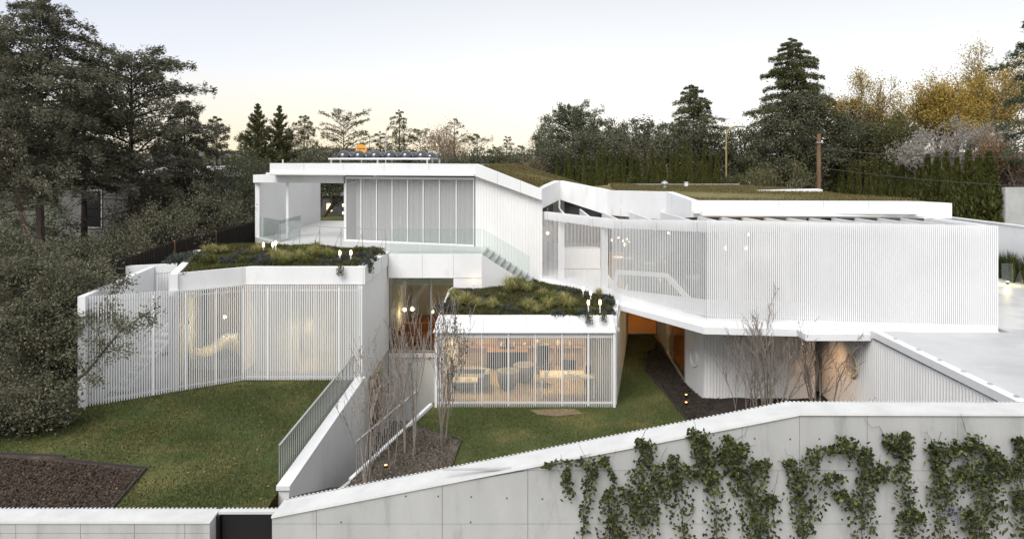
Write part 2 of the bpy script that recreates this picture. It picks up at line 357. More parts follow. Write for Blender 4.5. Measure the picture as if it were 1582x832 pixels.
# ------------------------------------------------------------------ conifers
def conifer(name, label, loc, H, R, mat, seed, crown0=.12, nl=90, nf=26, leaf=.3, rise=.25, droop=.45, prof=.8, tier=0, flat=.16, trunk_r=None, group=None, lean=(0, 0), bark='bark', dead=0, top=.05, jit=.35, cards=3, wmul=.30, spread=.34):
    r = np.random.default_rng(seed); nf = int(nf * 1.9); nl = int(nl / 1.75); flat = flat * .6
    t = thing(name, label, 'tree', loc, group)
    x0, y0, z0 = loc
    tr = trunk_r or H * .018
    def axis(f): return np.stack([x0 + lean[0] * f * f, y0 + lean[1] * f * f, z0 + H * f], -1)
    fs = np.linspace(0, .985, 9); tm = MB().tube([tuple(axis(np.array(f))) for f in fs], list(tr * (1 - fs * .93)), 8)
    f = crown0 + (1 - crown0) * ((np.arange(nl) + r.uniform(0, 1, nl)) / nl) ** .9
    u = (f - crown0) / (1 - crown0)
    if tier: f = crown0 + (1 - crown0) * (np.round(u * tier * (2 - u) / 1.0) / tier / (2 - u) + r.normal(0, .20 / tier, nl)); f = np.clip(f, crown0, .995); u = (f - crown0) / (1 - crown0)
    L = R * (top + (1 - top) * (1 - u) ** prof) * r.uniform(1 - jit, 1 + jit * .45, nl) * np.where(u < .12, .75, 1)
    az = np.arange(nl) * 2.39996 + r.uniform(-.5, .5, nl)
    out_ = np.stack([np.cos(az), np.sin(az), np.zeros(nl)], -1); side = np.stack([-np.sin(az), np.cos(az), np.zeros(nl)], -1)
    base = axis(f)
    rs = rise * r.uniform(.5, 1.4, nl) + .5 * u * rise
    def at(s): return base[:, None] + out_[:, None] * (L[:, None] * s)[..., None] + np.array([0, 0, 1.0]) * (L[:, None] * (rs[:, None] * s - droop * s * s))[..., None]
    ks = np.linspace(0, 1, 5)
    for i in range(4):
        a = at(np.full((nl, 1), ks[i]))[:, 0]; b = at(np.full((nl, 1), ks[i + 1]))[:, 0]
        tm.sticks(a, b, np.maximum(L * .014, .012) * (1 - ks[i] * .8), np.maximum(L * .014, .012) * (1 - ks[i + 1] * .8), 4)
    if dead:
        fd = r.uniform(.06, crown0 + .15, dead); ad = r.uniform(0, 6.28, dead); Ld = R * r.uniform(.25, .75, dead)
        p = axis(fd); q = p + np.stack([np.cos(ad) * Ld, np.sin(ad) * Ld, Ld * r.uniform(-.35, .15, dead)], -1)
        tm.sticks(p, q, .03, .008, 3)
        for _ in range(3):
            k = r.uniform(.3, 1, (dead, 1)); pp = p + (q - p) * k; qq = pp + (q - p) * .3 + r.normal(0, .22, (dead, 3)) * Ld[:, None]; tm.sticks(pp, qq, .012, .004, 3)
    tm.build('trunk', M[bark], t)
    s = .10 + .92 * r.uniform(0, 1, (nl, nf)) ** .78
    p = at(s)
    w = (1.02 - s) * spread + .05
    lat = r.uniform(-1, 1, (nl, nf)) * w * L[:, None]
    p = p + side[:, None] * lat[..., None] + out_[:, None] * (-.25 * np.abs(lat))[..., None]
    p[..., 2] += r.normal(0, flat, (nl, nf)) * np.minimum(L[:, None], 1.4) - np.abs(lat) * droop * .3
    p = p.reshape(-1, 3); n = len(p)
    dirs = (out_[:, None] + side[:, None] * (lat / np.maximum(L[:, None] * .5, .1))[..., None]).reshape(-1, 3)
    fm = MB(); ls = np.repeat(.45 + .55 * np.minimum(1, L / (R * .45)), nf)
    for k in range(cards):
        ax = unit(dirs + r.normal(0, .55, (n, 3)) + np.array([0, 0, rise - droop * .6]))
        nr = unit(r.normal(0, .6, (n, 3)) + np.array([0, 0, 1.0]))
        fm.leaves(p + r.normal(0, leaf * .25, (n, 3)) * ls[:, None], ax, nr, ls * leaf * r.uniform(.6, 1.3, n), ls * leaf * wmul * r.uniform(.6, 1.3, n))
    fm.build('crown', M[mat], t)
    return t

# ------------------------------------------------------------------ branching skeletons
def skeleton(r, base, dirs, L0, r0, levels, kids=(4, 6), ratio=(.55, .75), angle=(.35, .7), up=.25, wig=.12, nseg=4, start=.3):
    segs = []; tips = []
    cur = [(np.array(base, float) if np.ndim(base) == 1 else np.array(base[i], float), unit(np.array(d, float)), L0 * r.uniform(.85, 1.1), r0) for i, d in enumerate(dirs)]
    for lv in range(levels):
        nxt = []
        for p, d, L, rad in cur:
            pts = [p]; q = p; dd = d
            for i in range(nseg):
                dd = unit(dd + r.normal(0, wig, 3) + np.array([0, 0, up * .3])); q = q + dd * L / nseg; pts.append(q)
            re = rad * .45
            for i in range(nseg):
                a = rad + (re - rad) * i / nseg; b = rad + (re - rad) * (i + 1) / nseg; segs.append((pts[i], pts[i + 1], a, b))
            if lv == levels - 1: tips.append((pts[-1], dd)); tips.append((pts[nseg // 2], dd))
            else:
                k = r.integers(kids[0], kids[1] + 1)
                for j in range(k):
                    f = start + (1 - start) * (j + r.uniform(0, 1)) / k; ii = min(int(f * nseg), nseg - 1); pp = pts[ii] + (pts[ii + 1] - pts[ii]) * (f * nseg - ii)
                    a = r.uniform(*angle); perp = unit(np.cross(dd, r.normal(size=3))); nd = unit(dd * math.cos(a) + perp * math.sin(a) + np.array([0, 0, up * .5]))
                    nxt.append((pp, nd, L * r.uniform(*ratio) * (1.1 - .3 * f), max(rad * .5 * (1 - .3 * f), .003)))
        cur = nxt
    return segs, tips
def seg_mesh(segs, thick=1.0, minr=.004, sides=4):
    a = np.array([s[0] for s in segs]); b = np.array([s[1] for s in segs]); ra = np.maximum(np.array([s[2] for s in segs]) * thick, minr); rb = np.maximum(np.array([s[3] for s in segs]) * thick, minr)
    return MB().sticks(a, b, ra, rb, sides)
def leaf_cards(r, c, size, asp=.6, up=.4, jit=0):
    n = len(c); m = MB()
    if jit: c = c + r.normal(0, jit, (n, 3))
    m.leaves(c, rvec(r, n), unit(rvec(r, n) + np.array([0, 0, up])), size * r.uniform(.6, 1.3, n), size * asp * r.uniform(.7, 1.2, n)); return m
def broad_tree(name, label, loc, H, spread, seed, leafm, nleaf, leaf, cat='tree', levels=4, stems=4, bark='bark', sig=.35, up=.3, trunk=.25, asp=.6, group=None, thick=1.0, kids=(3, 5), trunk_name='trunk', minr=.012):
    r = np.random.default_rng(seed); t = thing(name, label, cat, loc, group); loc = np.array(loc, float)
    th = H * trunk; rad = H * .02 * thick
    segs = [(loc + [0, 0, -.3], loc + [0, 0, th], rad, rad * .8)]
    a0 = r.uniform(0, 6.28); dirs = [(math.cos(a0 + i * 6.283 / stems) * spread / H * 1.1, math.sin(a0 + i * 6.283 / stems) * spread / H * 1.1, r.uniform(.7, 1.1)) for i in range(stems)]
    sg, tips = skeleton(r, loc + [0, 0, th], dirs, (H - th) * .55, rad * .6, levels, kids=kids, up=up)
    seg_mesh(segs + sg, 1, minr, 5).build(trunk_name, M[bark], t)
    tp = np.array([x[0] for x in tips]); sc = r.integers(0, len(tp), nleaf)
    leaf_cards(r, tp[sc], leaf, asp, jit=sig).build('crown', M[leafm], t)
    return t
# ------------------------------------------------------------------ leaf clouds with clumps, limbs inside
def clump_points(r, lobes, n, nclump, sig):
    c = np.array([l[0] for l in lobes], float); R = np.array([l[1] if hasattr(l[1], '__len__') else (l[1],) * 3 for l in lobes], float)
    w = R.prod(1) ** (2 / 3); k = r.choice(len(lobes), nclump, p=w / w.sum())
    cc = c[k] + rvec(r, nclump) * R[k] * (r.uniform(.25, 1, (nclump, 1)) ** .45)
    wt = r.uniform(.3, 1.6, nclump); j = r.choice(nclump, n, p=wt / wt.sum()); ss = sig * r.uniform(.6, 1.4, nclump)
    return cc[j] + r.normal(size=(n, 3)) * ss[j][:, None] * np.array([1, 1, .75]), cc
def bush(name, label, cat, base, lobes, n, leaf, mat, seed, nclump=120, sig=.28, asp=.6, group=None, stem='twig', stems=5, stem_name='stem', crown_name='foliage', stem_r=.05):
    r = np.random.default_rng(seed); t = thing(name, label, cat, base, group)
    pts, cc = clump_points(r, lobes, n, nclump, sig)
    leaf_cards(r, pts, leaf, asp).build(crown_name, M[mat], t)
    b = np.array(base, float); m = MB(); cen = np.array([l[0] for l in lobes], float)
    pick = cc[r.choice(len(cc), min(len(cc), 70), replace=False)]
    near = cen[np.argmin(((pick[:, None] - cen[None]) ** 2).sum(2), 1)]
    hub = b + (near - b) * .55 + r.normal(0, .08, near.shape)
    m.sticks(b + r.normal(0, .06, near.shape) * [1, 1, 0], hub, stem_r, stem_r * .6, 4); m.sticks(hub, pick, stem_r * .5, stem_r * .15, 4)
    m.build(stem_name, M[stem], t)
    return t
def cypress_mesh(seed, n=2600):
    r = np.random.default_rng(seed)
    u = r.uniform(0, 1, n) ** .85; a = r.uniform(0, 6.283, n)
    lob = 1 + .16 * np.sin(a * 3 + u * 9 + seed) + .10 * np.sin(a * 5 - u * 17)
    rad = (.50 * (1 - u) ** .85 * np.minimum(1, .6 + u * 3)) * lob * np.sqrt(r.uniform(.45, 1.1, n)) + .015
    p = np.stack([np.cos(a) * rad, np.sin(a) * rad, u * 5.0], -1)
    m = MB(); ax = unit(np.stack([np.cos(a) * .35, np.sin(a) * .35, np.ones(n)], -1) + r.normal(0, .25, (n, 3)))
    m.leaves(p, ax, unit(np.stack([np.cos(a), np.sin(a), np.zeros(n)], -1) + r.normal(0, .5, (n, 3))), r.uniform(.18, .42, n), r.uniform(.05, .11, n))
    return m.mesh('crown', M['cypress'])
# ------------------------------------------------------------------ bare multi-stem shrubs
def bare_shrub(name, label, base, H, spread, stems, seed, mat='twig', pods=0, group=None, r0=.022, lean=(0, 0), levels=4, kids=(3, 4), podsize=.035, upw=.5):
    r = np.random.default_rng(seed); t = thing(name, label, 'shrub', base, group)
    b0 = np.array(base, float); bs, ds = [], []
    for i in range(stems):
        a = r.uniform(0, 6.283); k = r.uniform(.15, 1) * spread
        bs.append(b0 + [math.cos(a) * .18, math.sin(a) * .18, -.1]); ds.append((math.cos(a) * k + lean[0], math.sin(a) * k + lean[1], 1.0))
    sg, tips = skeleton(r, bs, ds, H * .52, r0, levels, kids=kids, ratio=(.45, .7), angle=(.25, .6), up=upw, wig=.09, nseg=4, start=.25)
    # stems as parts, the fine twigs together
    n4 = 4
    for i in range(stems):
        seg_mesh(sg[i * n4:(i + 1) * n4], 1, .006, 6).build('stem', M[mat], t)
    seg_mesh(sg[stems * n4:], 1, .0056, 3).build('twigs', M[mat], t)['kind'] = 'stuff'
    if pods:
        tp = np.array([x[0] for x in tips]); k = r.integers(0, len(tp), pods)
        leaf_cards(r, tp[k], podsize, .8, jit=.03).build('seed_pods', M['pod'], t)['kind'] = 'stuff'
    return t
# ------------------------------------------------------------------ ground plants
def blade_fan(r, n, h, spread, w, bend=.6):
    m = MB(); a = r.uniform(0, 6.283, n); hh = h * r.uniform(.55, 1.1, n); sp = spread * r.uniform(.15, 1, n)
    o = np.stack([np.cos(a), np.sin(a), np.zeros(n)], -1); sd = np.stack([-np.sin(a), np.cos(a), np.zeros(n)], -1)
    V = np.empty((n, 6, 3)); base = o * (r.uniform(0, .25, n) * spread * .5)[:, None]
    mid = base + o * (sp * .45)[:, None]; mid[:, 2] += hh * .72; tip = base + o * sp[:, None]; tip[:, 2] += hh * (1 - bend * (sp / spread) ** 2 * .7)
    V[:, 0] = base - sd * w * .5; V[:, 1] = base + sd * w * .5; V[:, 2] = mid + sd * w * .45; V[:, 3] = mid - sd * w * .45; V[:, 4] = tip + sd * w * .08; V[:, 5] = tip - sd * w * .08
    k = (np.arange(n) * 6)[:, None]
    return m.quads(V.reshape(-1, 3), np.concatenate([k + np.array([[0, 1, 2, 3]]), k + np.array([[3, 2, 4, 5]])]))
def in_poly(x, y, poly):
    c = np.zeros(len(x), bool); n = len(poly); j = n - 1
    for i in range(n):
        xi, yi, xj, yj = poly[i][0], poly[i][1], poly[j][0], poly[j][1]
        c ^= ((yi > y) != (yj > y)) & (x < (xj - xi) * (y - yi) / (yj - yi + 1e-12) + xi); j = i
    return c
def scatter(r, poly, n):
    xs = [p[0] for p in poly]; ys = [p[1] for p in poly]; X = np.zeros((0, 2))
    while len(X) < n:
        x = r.uniform(min(xs), max(xs), n); y = r.uniform(min(ys), max(ys), n); k = in_poly(x, y, poly); X = np.concatenate([X, np.stack([x[k], y[k]], -1)])
    return X[:n]
def turf(name, poly, zf, n, h, mat, seed, w=.012, flop=.5, hole=None, patch=0):
    r = np.random.default_rng(seed); X = scatter(r, poly, n)
    if hole is not None:
        for hp in hole: X = X[~in_poly(X[:, 0], X[:, 1], hp)]
    if patch:
        dn = .5 + .5 * np.sin(X[:, 0] * 1.1 + 1.7 * np.sin(X[:, 1] * .7)) * np.sin(X[:, 1] * 1.4 + 1.3 * np.sin(X[:, 0] * .9)); X = X[r.uniform(0, 1, len(X)) > patch * dn]
    n = len(X); z = zf(X[:, 0], X[:, 1]); b = np.concatenate([X, z[:, None]], 1)
    a = r.uniform(0, 6.283, n); o = np.stack([np.cos(a), np.sin(a), np.zeros(n)], -1); sd = np.stack([-np.sin(a), np.cos(a), np.zeros(n)], -1)
    hh = h * r.uniform(.5, 1.3, n); tip = b + o * (hh * flop * r.uniform(0, 1.3, n))[:, None]; tip[:, 2] += hh
    V = np.stack([b - sd * w, b + sd * w, tip], 1)
    o_ = MB().quads(V.reshape(-1, 3), np.arange(n * 3).reshape(n, 3)).build(name, M[mat]); o_['kind'] = 'stuff'; return o_
# ------------------------------------------------------------------ the house
house = thing('house', 'large white house of angular pavilions behind slat screens', 'house', (0, 26, 0))
def hp(mb, name, mat, parent=None, smooth=False): return mb.build(name, M[mat], parent or house, smooth)
def lerp(a, b, t): return a + (b - a) * t
def ribbed(p0, p1, z0, z1, z0b, z1b, pitch=.09, depth=.022, flat=.55, side=-1):
    """standing-seam cladding: a folded sheet between two plan points, ribs upright"""
    dx, dy = p1[0] - p0[0], p1[1] - p0[1]; L = math.hypot(dx, dy); ux, uy = dx / L, dy / L; nx, ny = uy * -side, -ux * -side
    n = max(1, int(round(L / pitch))); pts = []
    for i in range(n):
        for k, (a, h) in enumerate(((0, 0), (flat, 0), (flat + .12, 1), (.88, 1))): pts.append(((i + a) / n, h))
    pts.append((1.0, 0)); v = []
    for t, h in pts:
        x, y = p0[0] + dx * t + nx * h * depth, p0[1] + dy * t + ny * h * depth
        v += [(x, y, lerp(z0, z0b, t)), (x, y, lerp(z1, z1b, t))]
    m = MB(); k = np.arange(len(pts) - 1)[:, None] * 2
    return m.quads(v, k + np.array([[0, 2, 3, 1]]))
unit_slat = MB().box(-.5, .5, -.5, .5, 0, 1).mesh('slat', M['whitemetal'])
def slats(parent, p0, p1, z0, z1, z0b, z1b, n, w=.030, dp=.055, t0=0.0, t1=1.0):
    dx, dy = p1[0] - p0[0], p1[1] - p0[1]; rz = math.atan2(dy, dx); off = world_loc(parent)
    for i in range(n):
        t = lerp(t0, t1, (i + .5) / n)
        o = bpy.data.objects.new('slat', unit_slat); COL.objects.link(o); o.parent = parent
        za, zb = lerp(z0, z0b, t), lerp(z1, z1b, t)
        o.location = Vector((p0[0] + dx * t, p0[1] + dy * t, za)) - off; o.rotation_euler = (0, 0, rz); o.scale = (w, dp, zb - za)
def slats_joined(parent, p0, p1, z0, z1, z0b, z1b, n, w=.030, dp=.055, t0=0, t1=1):
    dx, dy = p1[0] - p0[0], p1[1] - p0[1]; L = math.hypot(dx, dy); ux, uy = dx / L, dy / L; m = MB()
    for i in range(n):
        t = lerp(t0, t1, (i + .5) / n); c = (p0[0] + dx * t, p0[1] + dy * t)
        q = [(c[0] + ux * a * w / 2 - uy * b * dp / 2, c[1] + uy * a * w / 2 + ux * b * dp / 2) for a, b in ((-1, -1), (1, -1), (1, 1), (-1, 1))]
        m.prism(q, lerp(z0, z0b, t), lerp(z1, z1b, t))
    o = m.build('slats', M['whitemetal'], parent); o['kind'] = 'stuff'; return o
def off_line(p0, p1, d):                       # shift a plan line to its left (away from the street)
    dx, dy = p1[0] - p0[0], p1[1] - p0[1]; L = math.hypot(dx, dy); n = (-dy / L * d, dx / L * d)
    return (p0[0] + n[0], p0[1] + n[1]), (p1[0] + n[0], p1[1] + n[1])
def pt(p0, p1, t): return (lerp(p0[0], p1[0], t), lerp(p0[1], p1[1], t))
def rail(parent, p0, p1, za, zb, h=.05, dp=.04, back=.05, name='rail'):
    a, b = off_line(p0, p1, back); return MB().bar((*a, za), (*b, zb), dp, h).build(name, M['whitemetal'], parent)
def pane(parent, p0, p1, z0, z1, z0b=None, z1b=None, mat='glass', name='pane', t=.02):
    return MB().wall(p0, p1, t, z0, z1, z0b, z1b).build(name, M[mat], parent)
def curtain(p0, p1, z0, z1, mat, folds, amp=.05, parent=None, name='curtain'):
    dx, dy = p1[0] - p0[0], p1[1] - p0[1]; L = math.hypot(dx, dy); n = folds * 6; v = []; r = random.Random(int(L * 1000)); ph = 0
    for i in range(n + 1):
        t = i / n; ph += (1 + .5 * math.sin(i * .37) + r.uniform(-.3, .3)) * 6.283 / 6; h = amp * math.sin(ph)
        x, y = p0[0] + dx * t - dy / L * h, p0[1] + dy * t + dx / L * h; v += [(x, y, z0), (x, y, z1)]
    k = np.arange(n)[:, None] * 2
    return MB().quads(v, k + np.array([[0, 2, 3, 1]])).build(name, M[mat], parent or house, True)

# ---- sheer curtain material that lets some of the room through
def sheer(name, c, op):
    m, n, b = new_mat(name); n.nodes.remove(b)
    d = n.nodes.new('ShaderNodeBsdfDiffuse'); d.inputs[0].default_value = (*c, 1); tl = n.nodes.new('ShaderNodeBsdfTranslucent'); tl.inputs[0].default_value = (*c, 1)
    a = n.nodes.new('ShaderNodeMixShader'); a.inputs[0].default_value = .35; n.links.new(d.outputs[0], a.inputs[1]); n.links.new(tl.outputs[0], a.inputs[2])
    t = n.nodes.new('ShaderNodeBsdfTransparent'); x = n.nodes.new('ShaderNodeMixShader'); x.inputs[0].default_value = op
    n.links.new(t.outputs[0], x.inputs[1]); n.links.new(a.outputs[0], x.inputs[2]); n.links.new(x.outputs[0], n.nodes['Material Output'].inputs[0]); return m
M['sheer'] = sheer('sheer_voile', (.72, .72, .70), .62)
M['sheer_thin'] = sheer('thin_voile', (.82, .82, .81), .38); M['sheer_white'] = sheer('white_voile', (.86, .86, .85), .88); M['sheer_room'] = sheer('room_voile', (.90, .90, .89), .84)

# ================= left pavilion =================
A, B, C = (-12.55, 18.7), (-9.0, 21.8), (-5.04, 21.8)
FL = (-10.73, 20.29)
scr = hp(MB().bar((*off_line(A, B, .05)[0], 1.25), (*off_line(A, B, .05)[1], 1.02), .04, .05), 'slat_screen', 'whitemetal')
slats(scr, A, B, 1.13, 4.33, .91, 4.10, 70, .030, .04)
rail(scr, A, B, 4.12, 3.90)
for px in (237, 287, 334, 376):
    t = (-.001 * (791 - px) * A[1] - A[0]) / ((B[0] - A[0]) + .001 * (791 - px) * (B[1] - A[1]))
    q = off_line(pt(A, B, t), pt(A, B, t + .01), -.01)[0]
    MB().box(q[0] - .02, q[0] + .02, q[1] - .02, q[1] + .03, lerp(1.14, .93, t), lerp(4.22, 4.0, t)).build('mullion', M['whitemetal'], scr)
scr = hp(MB().bar((B[0], B[1] + .05, 1.0), (C[0], C[1] + .05, 1.0), .04, .05), 'slat_screen', 'whitemetal')
slats(scr, B, C, .91, 4.10, .91, 4.10, 66, .031, .024)
rail(scr, B, C, 3.92, 3.92)
for px in (414, 451, 487, 524, 559):
    x = -.0218 * (791 - px); MB().box(x - .018, x + .018, 21.77, 21.82, .93, 4.02).build('mullion', M['whitemetal'], scr)
# parapet and roof
a1, b1 = off_line(FL, B, .10); b2, c2 = (B[0] - .02, B[1] + .12), (C[0] + .06, C[1] + .12)
hp(MB().prism([a1, (B[0] - .0, B[1] + .10), c2, (C[0] + .06, 26.55), (C[0] - .22, 26.45), (C[0] - .22, 22.1), (B[0] + .1, 22.1), (a1[0] + .25, a1[1] + .28)],
              [4.12, 4.10, 4.10, 4.10, 4.10, 4.10, 4.10, 4.12], [4.72, 4.69, 4.69, 4.60, 4.60, 4.69, 4.69, 4.72]), 'parapet', 'white')
hp(MB().wall((-12.8, 26.1), (a1[0] - .002, a1[1] + .004), .25, 1.0, 4.70), 'side_wall', 'white')
hp(MB().prism([(a1[0] + .2, a1[1] + .3), (B[0] + .1, 22.1), (C[0] - .24, 22.1), (C[0] - .24, 26.4), (-10.6, 28.05), (-12.3, 28.0), (-12.5, 26.2)], 4.06, 4.5), 'roof', 'soffit')
# court at the left end: outer wall with a pale rim, short slat return, stair
hp(MB().wall((-13.6, 24.3), A, .2, 1.0, 4.33, 1.0, 4.35), 'court_wall', 'white')
hp(MB().wall((-14.6, 24.3), (-12.9, 24.9), .2, 1.0, 4.33), 'court_wall', 'white')
scr = hp(MB().bar((-13.55, 24.28, 4.05), (-12.7, 24.6, 4.05), .04, .05), 'slat_screen', 'whitemetal')
slats_joined(scr, (-13.55, 24.2), (-12.75, 24.5), 2.6, 4.37, 2.6, 4.37, 10)
st = hp(MB().bar((-12.0, 20.2, 1.15), (-11.0, 22.0, 2.85), .12, .10), 'court_stair', 'white')
MB().bar((-12.0, 20.2, 2.0), (-11.05, 21.6, 3.2), .05, .10).build('handrail', M['whitemetal'], st)
for i in range(9):
    f = i / 9; MB().box(-12.6 + f, -12.0 + f, 20.3 + f * 1.7, 20.58 + f * 1.7, 1.05 + f * 1.75, 1.12 + f * 1.75).build('step', M['white'], st)
hp(MB().prism([(-12.6, 18.85), (-9.0, 21.95), (-9, 26.3), (-13.5, 24.2)], .88, .95), 'court_floor', 'stone')
# rooms behind the screens
hp(MB().prism([(-10.6, 20.6), (-9, 22), (-5.1, 22), (-5.1, 26.3), (-12.4, 26.3)], .9, .98), 'room_floor', 'floorwood')
hp(MB().box(-12.4, -5.05, 26.3, 26.45, .9, 4.1), 'back_wall', 'tan')
hp(MB().wall((-9.3, 22.3), (-9.3, 26.25), .1, .98, 4.06), 'partition', 'white')
w = hp(MB().wall(off_line(FL, B, .3)[0], off_line(FL, B, .3)[1], .04, .98, 1.06), 'window_wall', 'steel')
g0, g1 = off_line(FL, B, .32)
for i in range(2): pane(w, pt(g0, g1, i / 2 + .004), pt(g0, g1, (i + 1) / 2 - .004), 1.06, 4.04)
w = hp(MB().box(-8.95, -5.1, 22.1, 22.16, .98, 1.05), 'window_wall', 'steel')
for i in range(4): pane(w, (-8.95 + i * .96, 22.13), (-8.95 + (i + 1) * .96 - .02, 22.13), 1.05, 4.04)
curtain((-8.9, 22.4), (-7.35, 22.4), 1.0, 4.0, 'sheer_white', 14)
curtain((-5.9, 22.4), (-5.2, 22.4), 1.0, 4.0, 'sheer_white', 7)
curtain((-7.3, 22.5), (-5.9, 22.5), 1.0, 4.0, 'sheer_thin', 12, .04)
# right flank: cladding above, concrete with the basement opening below
flank = hp(MB().box(-5.24, -5.04, 22.0, 26.5, .62, 4.1), 'side_wall', 'white')
ribbed((-5.038, 21.86), (-5.038, 26.45), .64, 4.09, .64, 4.09, .11, .012, side=-1).build('cladding', M['rib'], flank)
hp(MB().box(-5.26, -5.05, 22.0, 22.78, -2.3, .60), 'basement_wall', 'lightconc')
hp(MB().box(-5.26, -5.05, 25.35, 26.5, -2.3, .60), 'basement_wall', 'lightconc')
w = hp(MB().box(-5.2, -5.1, 22.80, 22.86, -2.25, .56).box(-5.2, -5.1, 25.27, 25.33, -2.25, .56).box(-5.2, -5.1, 24.05, 24.11, -2.25, .56).box(-5.2, -5.1, 22.80, 25.33, .561, .60), 'basement_window', 'steel')
pane(w, (-5.15, 22.88), (-5.15, 24.03), -2.2, .55); pane(w, (-5.15, 24.13), (-5.15, 25.25), -2.2, .55)
hp(MB().box(-8.2, -5.3, 22.0, 26.4, -2.36, -2.28), 'basement_floor', 'oak')
hp(MB().box(-8.3, -8.2, 22.0, 26.4, -2.3, .8).box(-8.2, -5.3, 26.40, 26.46, -2.3, .8), 'basement_back_wall', 'tan')
hp(MB().box(-8.3, -5.3, 21.95, 26.4, .80, .88), 'basement_ceiling', 'soffit')
for i in range(4): hp(MB().box(-8.19, -7.85, 22.4 + i * .95, 23.2 + i * .95, -2.28, -.2), 'cupboard', 'shelfwood')

# ================= glazed link in the recess =================
hp(MB().box(-4.96, -1.21, 25.98, 26.28, 3.60, 4.556), 'lintel', 'white')
w = hp(MB().box(-4.98, -2.36, 26.46, 26.52, .50, .56).box(-4.98, -2.36, 26.46, 26.52, 3.53, 3.59).box(-4.98, -4.93, 26.46, 26.52, .56, 3.53).box(-2.41, -2.36, 26.46, 26.52, .56, 3.53).box(-3.33, -3.29, 26.455, 26.525, .56, 3.53), 'picture_window', 'steel')
pane(w, (-4.93, 26.5), (-3.33, 26.5), .56, 3.53); pane(w, (-3.29, 26.5), (-2.41, 26.5), .56, 3.53)
MB().box(-4.9, -2.42, 26.6, 26.66, 3.2, 3.5).build('roller_blind', M['linen'], w)
hp(MB().box(-5.04, -2.3, 26.45, 33, .30, .48), 'link_floor', 'oak')
hp(MB().box(-5.3, -2.0, 33, 33.1, .3, 4.2), 'back_wall', 'greywall')
hp(MB().box(-5.16, -5.05, 26.56, 33, .3, 4.2), 'link_wall', 'greywall')
hp(MB().box(-2.3, -2.2, 26.95, 33, .3, 4.2), 'link_wall', 'greywall')
hp(MB().box(-5.03, -2.38, 26.40, 26.62, -2.3, .29), 'basement_wall', 'lightconc')
hp(MB().box(-5.03, -2.38, 26.34, 26.62, .30, .46), 'sill', 'white')
# ================= terrace, upper volume =================
TER = [(-12.7, 32), (-10.75, 29.6), (-10.6, 28.1), (-5.06, 26.3), (-1.15, 26.3), (-1.04, 28.2), (-1.64, 28.3), (-7.76, 30.3), (-7.76, 41), (-12.4, 41)]
hp(MB().prism(TER, 4.2, 4.55), 'terrace', 'stone')
hp(MB().box(-2.38, 1.0, 26.92, 27.3, 2.2, 4.19), 'terrace_wall', 'white') if False else None
hp(MB().prism([(-1.205, 25.86), (.80, 27.10), (.74, 27.14), (-1.205, 25.945)], 2.4, [4.55, 3.08, 3.08, 4.55]), 'terrace_wall', 'white')
hp(MB().box(-2.35, -1.21, 26.0, 26.3, 2.4, 3.59), 'terrace_wall', 'white')
lw = hp(MB().wall((-12.36, 41), (-12.7, 32.0), .22, 4.55, 7.25), 'side_wall', 'white')
ribbed((-12.473, 32.02), (-12.133, 41), 4.56, 7.24, 4.56, 7.24, .16, .012, side=1).build('cladding', M['rib'], lw)
hp(MB().prism([(-12.72, 31.8), (-7.95, 30.55), (-7.95, 30.95), (-12.4, 32.15), (-12.15, 41), (-12.38, 41)], 7.25, 7.63), 'porch_beam', 'white')
hp(MB().box(-11.04, -10.92, 31.62, 31.74, 4.55, 7.25), 'post', 'whitemetal')
hp(MB().prism([(-11.6, 31.0), (-1.57, 28.0), (-1.3, 30), (.3, 36), (.3, 41), (-7.9, 41), (-7.9, 30.5), (-11.5, 31.6)], 7.632, [8.2, 8.17, 8.15, 8.12, 8.12, 8.2, 8.2, 8.2]), 'roof', 'white')
hp(MB().bar((-11.75, 30.98, 7.70), (-1.62, 27.95, 7.70), .10, .10), 'eaves_lip', 'whitemetal')
# upper room
gw = hp(MB().bar((-7.76, 30.3, 4.60), (-1.64, 28.3, 4.60), .08, .09), 'window_wall', 'whitemetal')
U0, U1 = (-7.76, 30.3), (-1.64, 28.3)
MB().bar((*U0, 7.52), (*U1, 7.52), .08, .10).build('head', M['whitemetal'], gw)
mp = [533, 558, 582, 606, 630, 654, 679, 705, 732]; ts = []
for i, px in enumerate(mp):
    k = (px - 791) / F; t = (k * U0[1] - U0[0]) / ((U1[0] - U0[0]) - k * (U1[1] - U0[1])); t = min(max(t, 0), 1); ts.append(t); q = pt(U0, U1, t)
    MB().box(q[0] - .02, q[0] + .02, q[1] - .06, q[1] + .03, 4.64, 7.48).build('mullion', M['whitemetal'], gw)
for a, b in zip(ts[:-1], ts[1:]): pane(gw, pt(U0, U1, a + .006), pt(U0, U1, b - .006), 4.65, 7.47, mat='dimglass')
c0, c1 = off_line(U0, U1, .55)
curtain((c0[0] + .15, c0[1]), (c1[0] - .1, c1[1]), 4.6, 7.45, 'sheer_room', 34, .10)
hp(MB().prism([(-7.76, 30.34), (-1.64, 28.36), (-.9, 28.4), (.2, 37), (-7.76, 37)], 4.2, 4.54), 'room_floor', 'floorwood')
hp(MB().box(-7.9, .2, 37, 37.15, 4.2, 7.63), 'back_wall', 'greywall')
hp(MB().box(-7.9, -7.78, 30.42, 37, 4.55, 7.25), 'side_wall', 'white')
